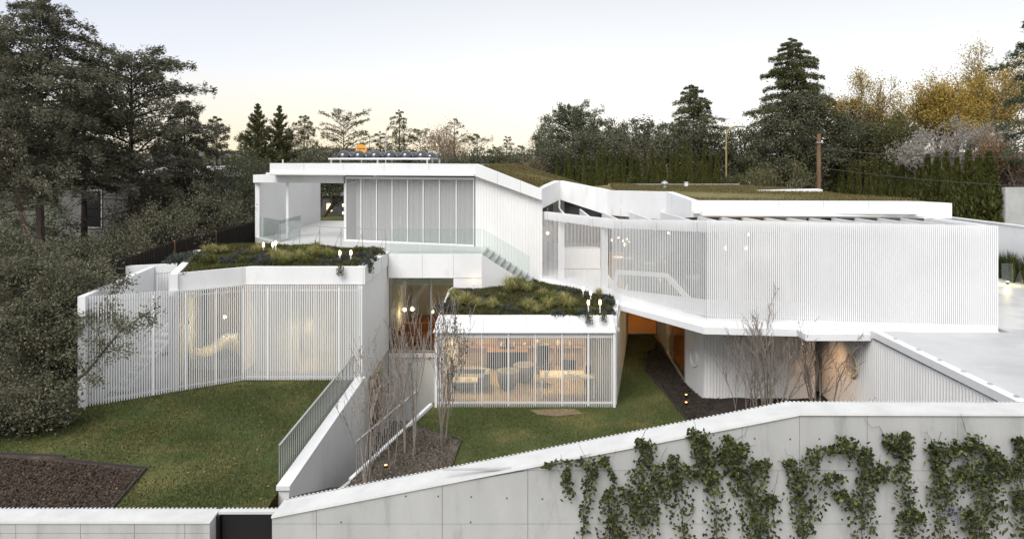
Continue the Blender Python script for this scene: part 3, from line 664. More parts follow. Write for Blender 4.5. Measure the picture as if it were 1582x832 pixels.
# tall wall stepping down beside the stair
tw = hp(MB().prism([(-1.6, 28.3), (1.33, 28.3), (1.33, 28.5), (-1.6, 28.5)], [4.15, 3.0, 3.0, 4.15], [7.64, 6.62, 6.62, 7.64]), 'tall_wall', 'white')
ribbed((-1.6, 28.29), (1.33, 28.29), 4.2, 7.63, 3.02, 6.61, .12, .014, side=-1).build('cladding', M['rib'], tw)
hp(MB().prism([(-1.57, 28.0), (1.28, 28.0), (1.28, 28.6), (-1.5, 28.6)], [7.635, 6.6, 6.6, 7.635], [8.17, 7.08, 7.08, 8.17]), 'sloping_fascia', 'white')
# planted slope of the roof
slope = hp(MB().faces([(-1.35, 28.55, 8.10), (1.25, 28.55, 7.04), (4.3, 36.0, 6.9), (.3, 36.0, 8.13)], [(0, 1, 2), (0, 2, 3)]), 'planted_slope', 'roofturf')
MB().bar((.3, 36.05, 8.12), (4.3, 36.05, 6.88), .2, .10).build('edge_trim', M['steel'], slope)
# ================= stair =================
stp = thing('stair', 'white open stair descending from the upper terrace to middle terrace', 'stair', (-.1, 27, 3.25))
N0, N1, F0, F1 = (-1.19, 25.95), (.73, 27.15), (-1.03, 28.2), (.93, 28.25)
NST = 8
for i in range(NST):
    z1 = 4.55 - (i + 1) * (1.3 / NST) + .002
    q = [pt(N0, N1, i / NST), pt(N0, N1, (i + 1) / NST), pt(F0, F1, (i + 1) / NST), pt(F0, F1, i / NST)]
    MB().prism(q, 2.95, z1).build('step', M['stair_stone'], stp)
    MB().prism([pt(q[0], q[1], .93), q[1], q[2], pt(q[3], q[2], .93)], z1 + .001, z1 + .018).build('nosing', M['white'], stp)
# ================= right wing =================
S0, S1, S2, S3 = (1.33, 28.3), (3.87, 25.1), (6.26, 20.8), (14.95, 19.9)
sb = {0: (3.16, 6.10), 1: (2.90, 6.04), 2: (3.20, 6.37), 3: (3.16, 6.28)}
# floor slab and ledge
ld = [off_line(S0, S1, -.22), off_line(S1, S2, -.22), off_line(S2, S3, -.28)]
hp(MB().prism([S0, (S1[0], S1[1]), (S2[0], S2[1]), (S3[0], S3[1]), (15.4, 30), (15, 36), (1.35, 36)], 2.86, 3.22), 'floor_slab', 'white')
lg = [ld[0][0], (S1[0] - .2, S1[1] - .16), (S2[0] - .16, S2[1] - .26), (S3[0], S3[1] - .28), (S3[0], S3[1] - .003), (S2[0], S2[1] - .003), (S1[0] - .003, S1[1] - .003), (S0[0] - .003, S0[1] - .003)]
hp(MB().prism(lg, [2.95, 2.68, 2.78, 2.80, 2.80, 2.78, 2.68, 2.95], [3.12, 2.86, 3.00, 3.03, 3.03, 3.00, 2.86, 3.12]), 'ledge', 'white')
hp(MB().prism([S0, S1, S2, (10.95, 20.3), (11.05, 25.4), (8.9, 25.4), (6.9, 22.9), (7, 31), (5.4, 31), (3.4, 24.6)], 2.70, 2.855), 'soffit', 'white')
for i, (a, b, n, single) in enumerate(((S0, S1, 50, 0), (S1, S2, 58, 1), (S2, S3, 148, 0))):
    za, zb = sb[i], sb[i + 1]
    c, d = off_line(a, b, .05)
    scr = hp(MB().bar((*c, za[0] + .12), (*d, zb[0] + .12), .04, .05), 'slat_screen', 'whitemetal')
    (slats if single else slats_joined)(scr, a, b, za[0], za[1], zb[0], zb[1], n, *((.018, .012) if i == 0 else (.032, .016) if i == 1 else (.040, .028)))
    c, d = off_line(a, b, .13)
    if i:   # solid upstand and head beam behind the slats
        MB().wall(c, d, .10, za[0] + .05, za[0] + (.42 if i == 1 else .58), zb[0] + .05, zb[0] + .58).build('upstand', M['white'], scr)
    MB().wall(c, d, .10, za[1] - .36, za[1] - .02, zb[1] - .40, zb[1] - .02).build('head_beam', M['white'], scr)
# posts
for px, d in ((867, 28.0), (934, 25.9), (1130, 21.2), (1213, 21.2)):
    x, y, _ = P(px, 0, d); hp(MB().box(x - .13, x + .13, y - .05, y + .15, 3.22, 6.0), 'post', 'white')
# opaque wall behind the right two thirds of the front
e0, e1 = off_line(S2, S3, .16)
hp(MB().wall(pt(e0, e1, .34), pt(e0, e1, .999), .15, 3.23, 6.2), 'front_wall', 'white')
hp(MB().wall((14.97, 20.2), (15.4, 30), .2, 2.9, 6.25), 'end_wall', 'white')
k0, k1 = off_line(S2, S3, .75)
curtain(pt(k0, k1, .01), pt(k0, k1, .17), 3.24, 5.9, 'sheer', 16, .05)
curtain(pt(k0, k1, .19), pt(k0, k1, .34), 3.24, 5.9, 'sheer', 16, .05)
j0, j1 = off_line(S1, S2, .7)
curtain(pt(j0, j1, .80), pt(j0, j1, .97), 3.24, 5.9, 'darkcurtain', 14, .06)
w = hp(MB().wall(off_line(S1, S2, .5)[0], off_line(S1, S2, .5)[1], .05, 3.24, 3.30), 'window_wall', 'steel')
h0, h1 = off_line(S1, S2, .52)
for i in range(4):
    pane(w, pt(h0, h1, i / 4 + .006), pt(h0, h1, (i + 1) / 4 - .006), 3.3, 5.7)
    q = pt(h0, h1, (i + 1) / 4); MB().box(q[0] - .025, q[0] + .025, q[1] - .03, q[1] + .03, 3.3, 5.7).build('mullion', M['steel'], w)
# inside the wing
hp(MB().prism([(4.3, 25.8), (6.8, 21.5), (15, 20.6), (15.2, 33), (4.3, 33)], 3.221, 3.25), 'room_floor', 'floorwood')
hp(MB().box(1.3, 4.6, 33.4, 33.55, 3.22, 6.3), 'back_wall', 'white')
hp(MB().box(4.61, 15.2, 33.4, 33.55, 3.22, 6.3), 'back_wall', 'greywall')
hp(MB().prism([(2.4, 31.6), (4.6, 30.4), (6.5, 26.4), (6.9, 23.4), (15.2, 22.9), (15.3, 34), (2.4, 34)], 6.30, 6.45), 'ceiling', 'soffit')
hp(MB().box(2.3, 4.15, 30.4, 31.1, 3.25, 4.2), 'kitchen_island', 'white')
hp(MB().box(2.0, 4.6, 32.9, 33.38, 3.25, 4.15), 'kitchen_counter', 'white')
hp(MB().box(4.7, 8.0, 31.2, 31.7, 3.25, 3.95), 'long_cabinet', 'shelfwood')
v = hp(MB().bar(P(954, 420, 25.5), P(1030, 425, 23.2), .12, .16).bar(P(1030, 425, 23.2), P(1066, 464, 21.9), .12, .16).bar(P(954, 420, 25.5), P(946, 456, 25.4), .12, .14).bar(P(974, 428, 25.2), P(964, 462, 25.0), .08, .10).bar(P(974, 428, 25.0), P(1022, 431, 23.6), .06, .06), 'stair_parapet', 'white')
pane(v, P(973, 426, 25.4)[:2], P(1026, 426, 23.7)[:2], 3.25, 3.6, mat='greenglass')
# pergola blades behind the head of the screens, fascia and roof
G = [(1.28, 28.3, 7.08, 6.20), (2.30, 31.0, 7.36, 6.46), (3.87, 30.0, 7.06, 5.98), (4.34, 29.5, 6.96, 5.84), (6.20, 26.0, 7.05, 5.92), (6.60, 23.8, 6.82, 6.22), (14.3, 23.0, 6.84, 6.25), (15.5, 22.8, 6.79, 6.25)]
for i, (a, b) in enumerate(zip(G[:-1], G[1:])):
    hp(MB().wall(a[:2], b[:2], .3, a[3], a[2], b[3], b[2]), 'fascia', 'white')
hp(MB().bar((6.62, 23.68, 6.42), (14.3, 22.88, 6.45), .10, .10), 'eaves_lip', 'whitemetal')
cl = hp(MB().wall(off_line(G[0][:2], G[1][:2], .35)[0], off_line(G[0][:2], G[1][:2], .35)[1], .03, 5.3, 7.0), 'clerestory', 'darkglass')
pane(cl, off_line(G[1][:2], G[3][:2], .4)[0], off_line(G[1][:2], G[3][:2], .4)[1], 5.3, 6.9, mat='darkglass')
hp(MB().box(2.22, 2.30, 30.84, 30.92, 5.4, 6.47), 'post', 'whitemetal')
def line_y(poly, x):
    for a, b in zip(poly[:-1], poly[1:]):
        if a[0] <= x <= b[0]: t = (x - a[0]) / (b[0] - a[0]); return lerp(a[1], b[1], t), t, a, b
    return None
Spoly = [(*S0, 6.08), (*S1, 6.02), (*S2, 6.35), (*S3, 6.26)]
x = 2.25
while x < 14.9:
    f = line_y(Spoly, x); g = line_y([(q[0], q[1], q[3]) for q in G], x)
    if f and g:
        zf = lerp(f[2][2], f[3][2], f[1]) - .04; zg = lerp(g[2][2], g[3][2], g[1]) - .0
        zg = max(zf - .05, min(zg, zf + .05))
        hp(MB().prism([(x - .03, f[0] + .12), (x + .03, f[0] + .12), (x + .03, g[0] - .004), (x - .03, g[0] - .004)], [zf - .34, zf - .34, zg - .30, zg - .30], [zf, zf, zg, zg]), 'pergola_blade', 'white')
    x += .78 if x > 5.5 else .95
MB_roof = [(2.45, 31.3, 7.2), (3.95, 30.35, 6.98), (4.6, 29.7, 6.9), (6.5, 26.2, 6.95), (6.85, 24.15, 6.76), (14.3, 23.35, 6.78), (15.7, 24.5, 6.76), (14.3, 27.5, 6.84), (14.6, 33, 6.90), (13, 37, 6.95), (5.5, 37, 6.95), (4.36, 36, 6.9)]
hp(MB().prism([(p[0], p[1]) for p in MB_roof], 6.45, [p[2] for p in MB_roof]), 'planted_roof', 'roofturf')
hp(MB().bar((5.5, 37.05, 6.96), (13, 37.05, 6.96), .15, .12), 'edge_trim', 'alu')
hp(MB().prism([(11.5, 30.3), (14.2, 29.6), (14.4, 30.6), (11.7, 31.0)], 6.6, [6.90, 7.0, 7.0, 6.92]), 'roof_upstand', 'white')
# ================= ground floor right =================
hp(MB().box(5.5, 7.0, 30.95, 31.0, .0, .06).box(5.5, 5.56, 30.95, 31, .06, 2.7).box(6.9, 6.96, 30.95, 31, .06, 2.7), 'window_frame', 'steel')
hp(MB().box(5.57, 6.89, 30.96, 30.98, .06, 2.69), 'pane', 'glass')
hp(MB().box(4.5, 10.6, 31.0, 36, -.1, .02).box(6.75, 10.6, 23.2, 30.99, -.1, .02), 'room_floor', 'oak')
hp(MB().box(4.3, 10.6, 36, 36.1, 0, 2.7).box(10.5, 10.6, 22.8, 36, 0, 2.7).box(4.3, 4.4, 31.1, 36, 0, 2.7), 'back_wall', 'tan')
hp(MB().wall((6.69, 28.0), (6.94, 31.0), -.15, 0, 2.7), 'passage_wall', 'white')
w = hp(MB().bar((6.67, 28.0, .04), (6.46, 24.1, .04), .06, .08), 'glazed_wall', 'steel')
for t in (0.01, .34, .985):
    q = pt((6.69, 28.0), (6.46, 24.1), t); MB().box(q[0] - .03, q[0] + .03, q[1] - .035, q[1] + .035, .08, 2.69).build('mullion', M['steel'], w)
pane(w, (6.685, 27.9), (6.60, 26.75), .08, 2.69); pane(w, (6.60, 26.65), (6.462, 24.2), .08, 2.69)
pw = hp(MB().wall((6.66, 22.5), (6.44, 24.06), -.2, -.1, 2.7), 'passage_wall', 'white')
def round_window(c, nrm, r, parent, rim='white', cross=False):
    n_ = Vector(nrm).normalized(); a = Vector((0, 0, 1)).cross(n_).normalized(); up = Vector((0, 0, 1)); c = Vector(c)
    ring = [c + a * math.cos(t) * r + up * math.sin(t) * r + n_ * .02 for t in np.linspace(0, 6.283, 25)[:-1]]
    o = MB().tube(ring + [ring[0]], .035, 6, False).build('round_window', M[rim], parent, True)
    MB().faces([tuple(p) for p in ring], [tuple(range(24))]).build('pane', M['dimglass'] if cross else M['white'], o)
    if cross: MB().bar(c + n_ * .04 - up * r, c + n_ * .04 + up * r, .04, .05).bar(c + n_ * .05 - a * r, c + n_ * .05 + a * r, .04, .05).build('glazing_bar', M[rim], o)
    return o
round_window((6.55, 23.25, 1.22), (-1, -.14, 0), .30, pw)
fw = hp(MB().box(6.67, 10.55, 22.52, 22.72, -.1, 2.7), 'ground_wall', 'white')
ribbed((6.67, 22.515), (10.55, 22.515), -.1, 2.69, -.1, 2.69, .11, .025, side=-1).build('cladding', M['rib'], fw)
dwl = hp(MB().wall((10.70, 9.6), (11.09, 25.4), -.18, -.1, 2.94, -.1, 2.69), 'retaining_flank', 'white')
hp(MB().box(8.9, 11.05, 25.2, 25.4, -.1, 2.69).box(8.9, 9.0, 22.75, 25.19, -.1, 2.69), 'recess_wall', 'tan')
ribbed((11.075, 25.1), (10.695, 9.6), -.1, 2.84, -.1, 2.935, .12, .03, side=-1).build('cladding', M['rib'], dwl)
round_window((10.91, 20.75, 1.72), (-1, 0, 0), .34, dwl, 'linen', True)
hp(MB().box(8.9, 10.88, 19.62, 20.2, 2.82, 3.02), 'canopy', 'white')
# deck on the right and its edge
deck = hp(MB().prism([(11.10, 19.55), (10.88, 9.9), (32, 9.9), (32, 19.55)], 2.94, 3.10), 'deck', 'paving')
MB().prism([(10.64, 9.9), (10.88, 9.9), (11.1, 19.6), (10.86, 19.6)], 2.95, 3.15).build('edge_gutter', M['white'], deck)
for y in (18.6, 17.5, 16.6, 15.7, 14.8, 14.0):
    MB().box(10.78 + (y - 9.9) * .022, 10.86 + (y - 9.9) * .022, y - .05, y + .05, 3.152, 3.175).build('clip', M['alu'], deck)
hp(MB().prism([(15.05, 19.57), (40, 19.57), (40, 33), (15.5, 33)], 2.9, 3.096), 'side_patio', 'paving')
# ================= middle pavilion =================
D0, D1 = (-2.57, 21.8), (3.45, 21.8)
scr = hp(MB().box(-2.57, 3.45, 21.83, 21.87, .10, .16), 'slat_screen', 'whitemetal')
slats(scr, D0, D1, .0, 2.50, .0, 2.50, 96, .017, .028)
MB().box(-2.57, 3.45, 21.83, 21.87, 2.32, 2.38).build('rail', M['whitemetal'], scr)
for px in (744, 785.6, 827, 868, 909):
    x = -.0218 * (791 - px); MB().box(x - .02, x + .02, 21.76, 21.84, .05, 2.46).build('mullion', M['whitemetal'], scr)
for x in (-2.56, 3.44): MB().box(x - .04, x + .04, 21.76, 21.9, 0, 2.5).build('mullion', M['whitemetal'], scr)
fb = [(-2.66, 21.72), (3.49, 21.72), (3.58, 22.3), (-2.60, 22.3)]; ft = [(-2.47, 21.9), (3.40, 21.9), (3.40, 22.1), (-2.47, 22.1)]
hp(MB().faces([(x, y, 2.51) for x, y in fb] + [(x, y, 3.03) for x, y in ft], [(3, 2, 1, 0), (4, 5, 6, 7), (0, 1, 5, 4), (1, 2, 6, 5), (2, 3, 7, 6), (3, 0, 4, 7)]), 'parapet', 'white')
hp(MB().prism([(-2.62, 22.1), (-2.47, 22.1), (-2.36, 25.95), (-2.56, 25.95)], 2.4, [2.72, 3.03, 3.27, 3.1]), 'parapet', 'white')
hp(MB().prism([(3.40, 22.1), (3.58, 22.1), (4.05, 24.5), (3.85, 24.6)], 2.4, [3.03, 2.95, 3.0, 3.10]), 'parapet', 'white')
mroof = [(-2.46, 22.1, 3.02), (3.39, 22.1, 3.02), (3.86, 24.55, 3.10), (1.3, 27.1, 3.17), (.85, 27.05, 3.2), (-1.2, 25.8, 3.25), (-2.38, 25.9, 3.25)]
hp(MB().prism([(p[0], p[1]) for p in mroof], 2.5, [p[2] - .03 for p in mroof]), 'roof', 'soil')
hp(MB().wall((3.56, 22.0), (5.54, 30.9), .2, -.1, 2.69), 'side_wall', 'rib')
hp(MB().wall((-2.36, 26.4), (-2.58, 21.95), .2, -2.3, 2.45), 'side_wall', 'lightconc')
hp(MB().prism([(-2.5, 21.9), (3.5, 21.9), (4.3, 26.5), (-2.3, 26.5)], -.06, .03), 'room_floor', 'floorwood')
hp(MB().box(-2.3, 4.5, 26.5, 26.6, 0, 2.5), 'back_wall', 'tan')
hp(MB().box(-2.34, 3.7, 22.3, 26.5, 2.42, 2.498), 'ceiling', 'soffit')
hp(MB().box(-2.55, 3.43, 21.88, 21.95, 2.30, 2.505), 'head_beam', 'white')
w = hp(MB().box(-2.5, 3.5, 22.0, 22.06, .03, .09).box(-2.5, 3.5, 22.0, 22.06, 2.40, 2.50), 'window_wall', 'steel')
for i in range(4): pane(w, (-2.5 + 1.5 * i + .01, 22.04), (-2.5 + 1.5 * (i + 1) - .01, 22.04), .09, 2.4, mat='clear')
curtain((2.95, 22.3), (3.45, 22.3), .05, 2.4, 'sheer', 7)
curtain((2.55, 23.0), (3.5, 23.1), .05, 2.4, 'linen', 12)
# sealed joints between the cladding sheets of the roof edges and parapets
def joint(p, q, w=.012):
    hp(MB().bar(p, q, w, .006), 'joint', 'sealant')
for x in (-7.7, -6.35): joint((x, 21.918, 4.11), (x, 21.918, 4.68))
joint((-9.02, 21.893, 4.11), (-9.02, 21.893, 4.68)); joint((-5.04, 21.917, 4.11), (-5.04, 21.917, 4.68))
for t in (.25, .6): joint((-4.979, lerp(22, 26.4, t), 4.12), (-4.979, lerp(22, 26.4, t), 4.63))
for t in (.18, .38, .58, .79): q = pt((-11.6, 31.0), (-1.57, 28.0), t); joint((q[0], q[1] - .004, 7.82), (q[0], q[1] - .004, 8.17))
for t in (.33, .68): q = pt((-1.57, 28.0), (1.28, 28.0), t); joint((q[0], 27.997, lerp(7.64, 6.61, t)), (q[0], 27.997, lerp(8.16, 7.07, t)))
for t in (.2, .4, .6, .8): q = pt((6.60, 23.8), (14.3, 23.0), t); joint((q[0], q[1] - .004, 6.5), (q[0], q[1] - .004, 6.82))
for x in (-.95, .5, 1.95): joint((x, lerp(21.72, 21.9, .02) - .004, 2.52), (x, 21.893, 3.02))
for x in (-3.6, -2.35): joint((x, 25.977, 3.61), (x, 25.977, 4.55))
# hidden mass under the house
hp(MB().box(-12.3, 4.2, 33.2, 41, -2.5, 4.19), 'foundation', 'soffit')
# ------------------------------------------------------------------ ground, lawns, beds
def struct(mb, name, mat, smooth=False):
    o = mb.build(name, M[mat], None, smooth); o['kind'] = 'structure'; return o
def ground_sheet():
    xs = np.concatenate([[-2500, -900, -300, -120, -60, -40, -30, -26], np.arange(-24, 30, 1.5), [32, 36, 44, 60, 120, 300, 900, 2500]])
    ys = np.concatenate([[-300, -60, -10, 0, 6], np.arange(7.5, 46, 1.5), [50, 60, 80, 130, 300, 900, 3500]])
    X, Y = np.meshgrid(xs, ys); Z = np.full_like(X, 3.5)
    def st(a, b, t): k = np.clip((t - a) / (b - a), 0, 1); return k * k * (3 - 2 * k)
    inside = (1 - st(39.0, 42, Y)) * st(9.2, 9.3, Y) * (1 - st(22.6, 24.2, X)) * st(-15.5, -13.5, X)
    Z = Z * (1 - inside) + (-2.6) * inside
    left = (1 - st(-15.5, -13.5, X)) * (1 - st(26, 40, Y))
    Z = Z * (1 - left) + 1.05 * left
    Z = np.where(Y < 9.1, .4, Z)
    ny, nx = X.shape; i = np.arange(ny * nx).reshape(ny, nx)
    q = np.stack([i[:-1, :-1], i[:-1, 1:], i[1:, 1:], i[1:, :-1]], -1).reshape(-1, 4)
    return MB().quads(np.stack([X, Y, Z], -1).reshape(-1, 3), q)
struct(ground_sheet(), 'ground', 'earth')
# far hills low on the horizon
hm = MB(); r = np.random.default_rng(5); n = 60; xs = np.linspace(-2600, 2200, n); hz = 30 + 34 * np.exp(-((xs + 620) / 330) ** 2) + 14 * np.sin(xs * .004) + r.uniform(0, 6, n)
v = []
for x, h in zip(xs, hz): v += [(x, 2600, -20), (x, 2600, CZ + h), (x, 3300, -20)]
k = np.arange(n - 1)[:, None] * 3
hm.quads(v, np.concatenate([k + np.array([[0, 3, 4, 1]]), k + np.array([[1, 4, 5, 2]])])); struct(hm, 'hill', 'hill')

def flat(poly, zf, name, mat, step=.7, thick=None):
    """a sheet over a plan outline, cut on a grid so that it can follow a height"""
    bm = bmesh.new(); vs_ = [bm.verts.new((p[0], p[1], 0)) for p in poly]; bm.faces.new(vs_)
    xs = [p[0] for p in poly]; ys = [p[1] for p in poly]
    for x in np.arange(min(xs) + step, max(xs), step): bmesh.ops.bisect_plane(bm, geom=bm.verts[:] + bm.edges[:] + bm.faces[:], plane_co=(x, 0, 0), plane_no=(1, 0, 0))
    for y in np.arange(min(ys) + step, max(ys), step): bmesh.ops.bisect_plane(bm, geom=bm.verts[:] + bm.edges[:] + bm.faces[:], plane_co=(0, y, 0), plane_no=(0, 1, 0))
    for w_ in bm.verts: w_.co.z = float(zf(np.array([w_.co.x]), np.array([w_.co.y]))[0])
    bmesh.ops.recalc_face_normals(bm, faces=bm.faces)
    for f in bm.faces: f.smooth = False
    me = bpy.data.meshes.new(name); bm.to_mesh(me); bm.free()
    if me.polygons and me.polygons[0].normal.z < 0: me.flip_normals()
    me.materials.append(M[mat]); o = bpy.data.objects.new(name, me); COL.objects.link(o); o['kind'] = 'structure'; return o
zL = lambda x, y: .89 + .24 * np.clip((-9 - x) / 3.55, 0, 1.4) + .015 * np.sin(x * 1.3) * np.sin(y * 1.1)
zM = lambda x, y: .012 * np.sin(x * 1.7 + 1) * np.sin(y * 1.3)
lawnL = [(-5.2, 9.5), (-5.2, 21.95), (-9.05, 21.95), (-12.6, 18.85), (-13.3, 20.5), (-27, 24), (-27, 9.5)]
lawnM = [(-4.2, 16.7), (-2.75, 22.2), (3.5, 22.2), (5.5, 31), (7, 31), (6.6, 22.6), (10.74, 22.6), (10.74, 9.5), (-4.95, 9.5), (-4.95, 14.4)]
flat(lawnL, zL, 'lawn', 'turf'); flat(lawnM, zM, 'lawn', 'turf')
bedL = [(-8.75, 15.5), (-8.35, 13.2), (-7.9, 9.6), (-26, 9.6), (-26, 16.3), (-12.4, 15.75), (-10.9, 15.78), (-10.9, 15.62)]
bedM = [(-3.0, 20.1), (-1.49, 19.1), (-1.63, 17.4), (-1.7, 9.6), (-4.1, 9.6), (-4.15, 16.75), (-3.3, 20)]
bedR = [(5.85, 28), (6.55, 28.9), (6.42, 24.1), (6.6, 22.48), (10.3, 22.48), (10.3, 25.1), (11.0, 25.1), (10.65, 9.6), (6.0, 9.6), (5.6, 20.6), (5.26, 25.8)]
bedC = [(-13.1, 19.5), (-12.65, 18.75), (-12.75, 17.9), (-14.2, 19.4), (-15, 21), (-13.5, 20.6)]
rn = np.random.default_rng(3)
flat(bedL, lambda x, y: zL(x, y) + .022, 'soil_bed', 'mulch'); flat(bedM, lambda x, y: zM(x, y) + .035 + .03 * np.sin(x * 5) * np.sin(y * 4), 'soil_bed', 'gravel', .25)
flat(bedR, lambda x, y: .035 + .10 * np.exp(-((x - 7.6) ** 2 + (y - 21.3) ** 2) / .9) + .02 * np.sin(x * 5) * np.sin(y * 4), 'soil_bed', 'soil', .25)
flat(bedC, lambda x, y: zL(x, y) + .02, 'soil_bed', 'soil')
def edging(pts, zf, label):
    m = MB()
    for a, b in zip(pts[:-1], pts[1:]):
        za = float(zf(np.array([a[0]]), np.array([a[1]]))[0]); zb = float(zf(np.array([b[0]]), np.array([b[1]]))[0]); m.bar((*a, za + .02), (*b, zb + .02), .02, .10)
    return tag(m.build('bed_edging', M['edging'], None), label, 'edging')
edging([(-14, 15.9)] + [bedL[5], bedL[6], bedL[7], bedL[0], bedL[1], bedL[2]], zL, 'thin dark steel edging around the brown mulch bed on the left lawn')
edging([bedM[0], bedM[1], bedM[2], (-1.7, 12)], zM, 'thin dark edging of the bare soil bed beside the sunken entrance')
edging([(6.5, 28.8), bedR[0], bedR[10], bedR[9], (5.9, 12)], zM, 'thin dark edging along the black soil bed in the right passage')
bedsL, bedsM = [bedL, bedC], [bedM, bedR]
turf('grass', [p for p in lawnL[:4]] + [(-13.2, 20), (-17, 21), (-17, 12.6), (-5.2, 12.6)], zL, 170000, .045, 'grass', 11, .010, .9, bedsL, .75)
turf('grass', [(-4.2, 16.7), (-2.75, 21.75), (3.55, 21.75), (5.5, 30.9), (6.9, 30.9), (6.6, 22.6), (6.4, 13), (-3, 13)], zM, 120000, .04, 'grass', 12, .010, .9, bedsM, .75)
# worn bare strip in front of the middle pavilion
flat([(.6, 21.5), (2.1, 21.6), (2.3, 21.2), (1.4, 20.95), (.8, 21.1)], lambda x, y: zM(x, y) + .02, 'soil_bed', 'baresoil', .3)
# sunken entrance: sloping soil floor
pf = MB(); rows = [(14.3, -4.95, -4.0, .82, .10), (15.4, -4.95, -4.2, .35, .02), (16.7, -4.95, -4.22, -.25, -.2), (19, -4.95, -3.55, -1.25, -1.2), (21.4, -5.0, -2.95, -2.05, -2.05), (26.4, -5.03, -2.5, -2.3, -2.3)]
v = []; N = 8; rr = np.random.default_rng(8)
for y, xa, xb, za, zb in rows:
    for i in range(N): t = i / (N - 1); v.append((lerp(xa, xb, t), y, lerp(za, zb, t) + (rr.normal(0, .05) if 0 < i < N - 1 else 0)))
q = [[i * N + j, i * N + j + 1, (i + 1) * N + j + 1, (i + 1) * N + j] for i in range(len(rows) - 1) for j in range(N - 1)]
struct(MB().quads(v, np.array(q)), 'sunken_soil_slope', 'gravel', True)
rw = thing('retaining_wall', 'low white retaining wall running back between left lawn and sunken entrance', 'wall', (-5.0, 18, .9))
MB().box(-5.20, -4.96, 14.4, 21.75, -2.5, .95).build('wall_face', M['white'], rw); MB().box(-5.23, -4.93, 14.35, 21.74, .95, 1.05).build('coping', M['white'], rw)
rw = thing('retaining_wall', 'thin retaining wall with pale edge below the soil bed and bare trees', 'wall', (-3.5, 19, 0))
E0, E1 = (-4.2, 16.7), (-2.77, 21.9)
MB().wall(E0, E1, -.12, -2.5, .03).build('wall_face', M['grey_concrete'], rw); MB().wall(*off_line(E0, E1, .012), -.10, .032, .09).build('coping', M['white'], rw)
MB().wall((-4.9, 15.0), E0, -.1, -.6, .03).build('wall_face', M['grey_concrete'], rw)
def railing(label, p0, p1, z0, h, n, lowmul=1.0, mat='steel'):
    t = thing('railing', label, 'railing', (*p0[:2], z0)); p0, p1 = Vector((*p0, z0)), Vector((*p1, z0))
    MB().bar(p0 + Vector((0, 0, h)), p1 + Vector((0, 0, h)), .05, .02).build('handrail', M['alu'], t)
    base = MB().box(-.007, .007, -.02, .02, 0, h - .011).mesh('baluster', M[mat])
    for i in range(n + 1):
        q = p0.lerp(p1, i / n); o = bpy.data.objects.new('baluster', base); COL.objects.link(o); o.parent = t; o.location = q - p0
    return t
railing('grey steel railing with thin uprights at the edge of the left lawn', (-5.32, 14.8), (-5.32, 21.6), .88, .88, 46)
railing('grey steel railing with thin uprights on the right side of the sunken entrance', (-4.06, 16.9), (-3.0, 20.8), .09, .85, 34)

# ------------------------------------------------------------------ street wall
W = [(-3.34, 3.31), (4.0, 4.735), (14, 4.71)]
bw = thing('boundary_wall', 'long pale concrete boundary wall with sloping coping and climbing plants', 'wall', (4, 9.2, .4))
def wz(x): return lerp(W[0][1], W[1][1], (x - W[0][0]) / (W[1][0] - W[0][0])) if x < W[1][0] else lerp(W[1][1], W[2][1], (x - W[1][0]) / (W[2][0] - W[1][0]))
MB().prism([(-3.34, 9.04), (4.0, 9.04), (14, 9.04), (14, 9.40), (4.0, 9.40), (-3.32, 9.40)], .2, [wz(-3.34) - .03, wz(4) - .03, wz(14) - .03, wz(14) - .03, wz(4) - .03, wz(-3.32) - .03]).build('core', M['concrete'], bw)
# formwork panels with open joints, each cast panel its own piece
cols_x = [-3.34, -2.72, -.97, .22, 1.95, 3.20, 4.0, 4.94, 6.2, 7.4, 8.6, 9.8, 11, 12.4, 14]; rows_z = [.4, 1.95, 3.19, 3.93, 9]
for xa, xb in zip(cols_x[:-1], cols_x[1:]):
    for za, zb in zip(rows_z[:-1], rows_z[1:]):
        t0, t1 = min(zb, wz(xa) - .035), min(zb, wz(xb) - .035)
        if max(t0, t1) <= za + .02: continue
        g = .003; t0 = max(t0, za + .005); t1 = max(t1, za + .005); dy = random.Random(int(xa * 97 + za * 31)).uniform(0, .003)
        MB().prism([(xa + g, 9.0 + dy), (xb - g, 9.0 + dy), (xb - g, 9.05), (xa + g, 9.05)], [za + g] * 4, [t0 - g, t1 - g, t1 - g, t0 - g]).build('concrete_panel', M['concrete'], bw)
cm = MB(); n = 2
for xa, xb in ((-3.34, 4.0), (4.0, 14)):
    a = wz(xa); b = wz(xb); cm.faces([(xa, 8.975, a - .03), (xb, 8.975, b - .03), (xb, 9.41, b - .03), (xa + (.03 if xa < 0 else 0), 9.41, a - .03), (xa, 8.985, a), (xb, 8.985, b), (xb, 9.41, b), (xa + (.03 if xa < 0 else 0), 9.41, a)], [(3, 2, 1, 0), (4, 5, 6, 7), (0, 1, 5, 4), (1, 2, 6, 5), (2, 3, 7, 6), (3, 0, 4, 7)])
cop = cm.build('coping', M['coping'], bw)
def ribs(x0, x1, zf, parent, y=9.41, pitch=.062):
    m = MB(); n = int((x1 - x0) / pitch); v = []
    for i in range(n):
        xa = x0 + i * pitch
        for dx, dy in ((0, 0), (pitch * .42, 0), (pitch * .5, .032), (pitch * .92, .032)): v.append((xa + dx, y + dy))
    vv = []; 
    for x, yy in v: vv += [(x, y - .002, zf(x) + .002), (x, yy, zf(x) + .002), (x, yy, zf(x) - 1.2)]
    k = np.arange(len(v) - 1)[:, None] * 3
    m.quads(vv, np.concatenate([k + np.array([[0, 3, 4, 1]]), k + np.array([[1, 4, 5, 2]])])); return m.build('ribbed_sheet', M['coping'], parent)
ribs(-3.31, 14, wz, bw)
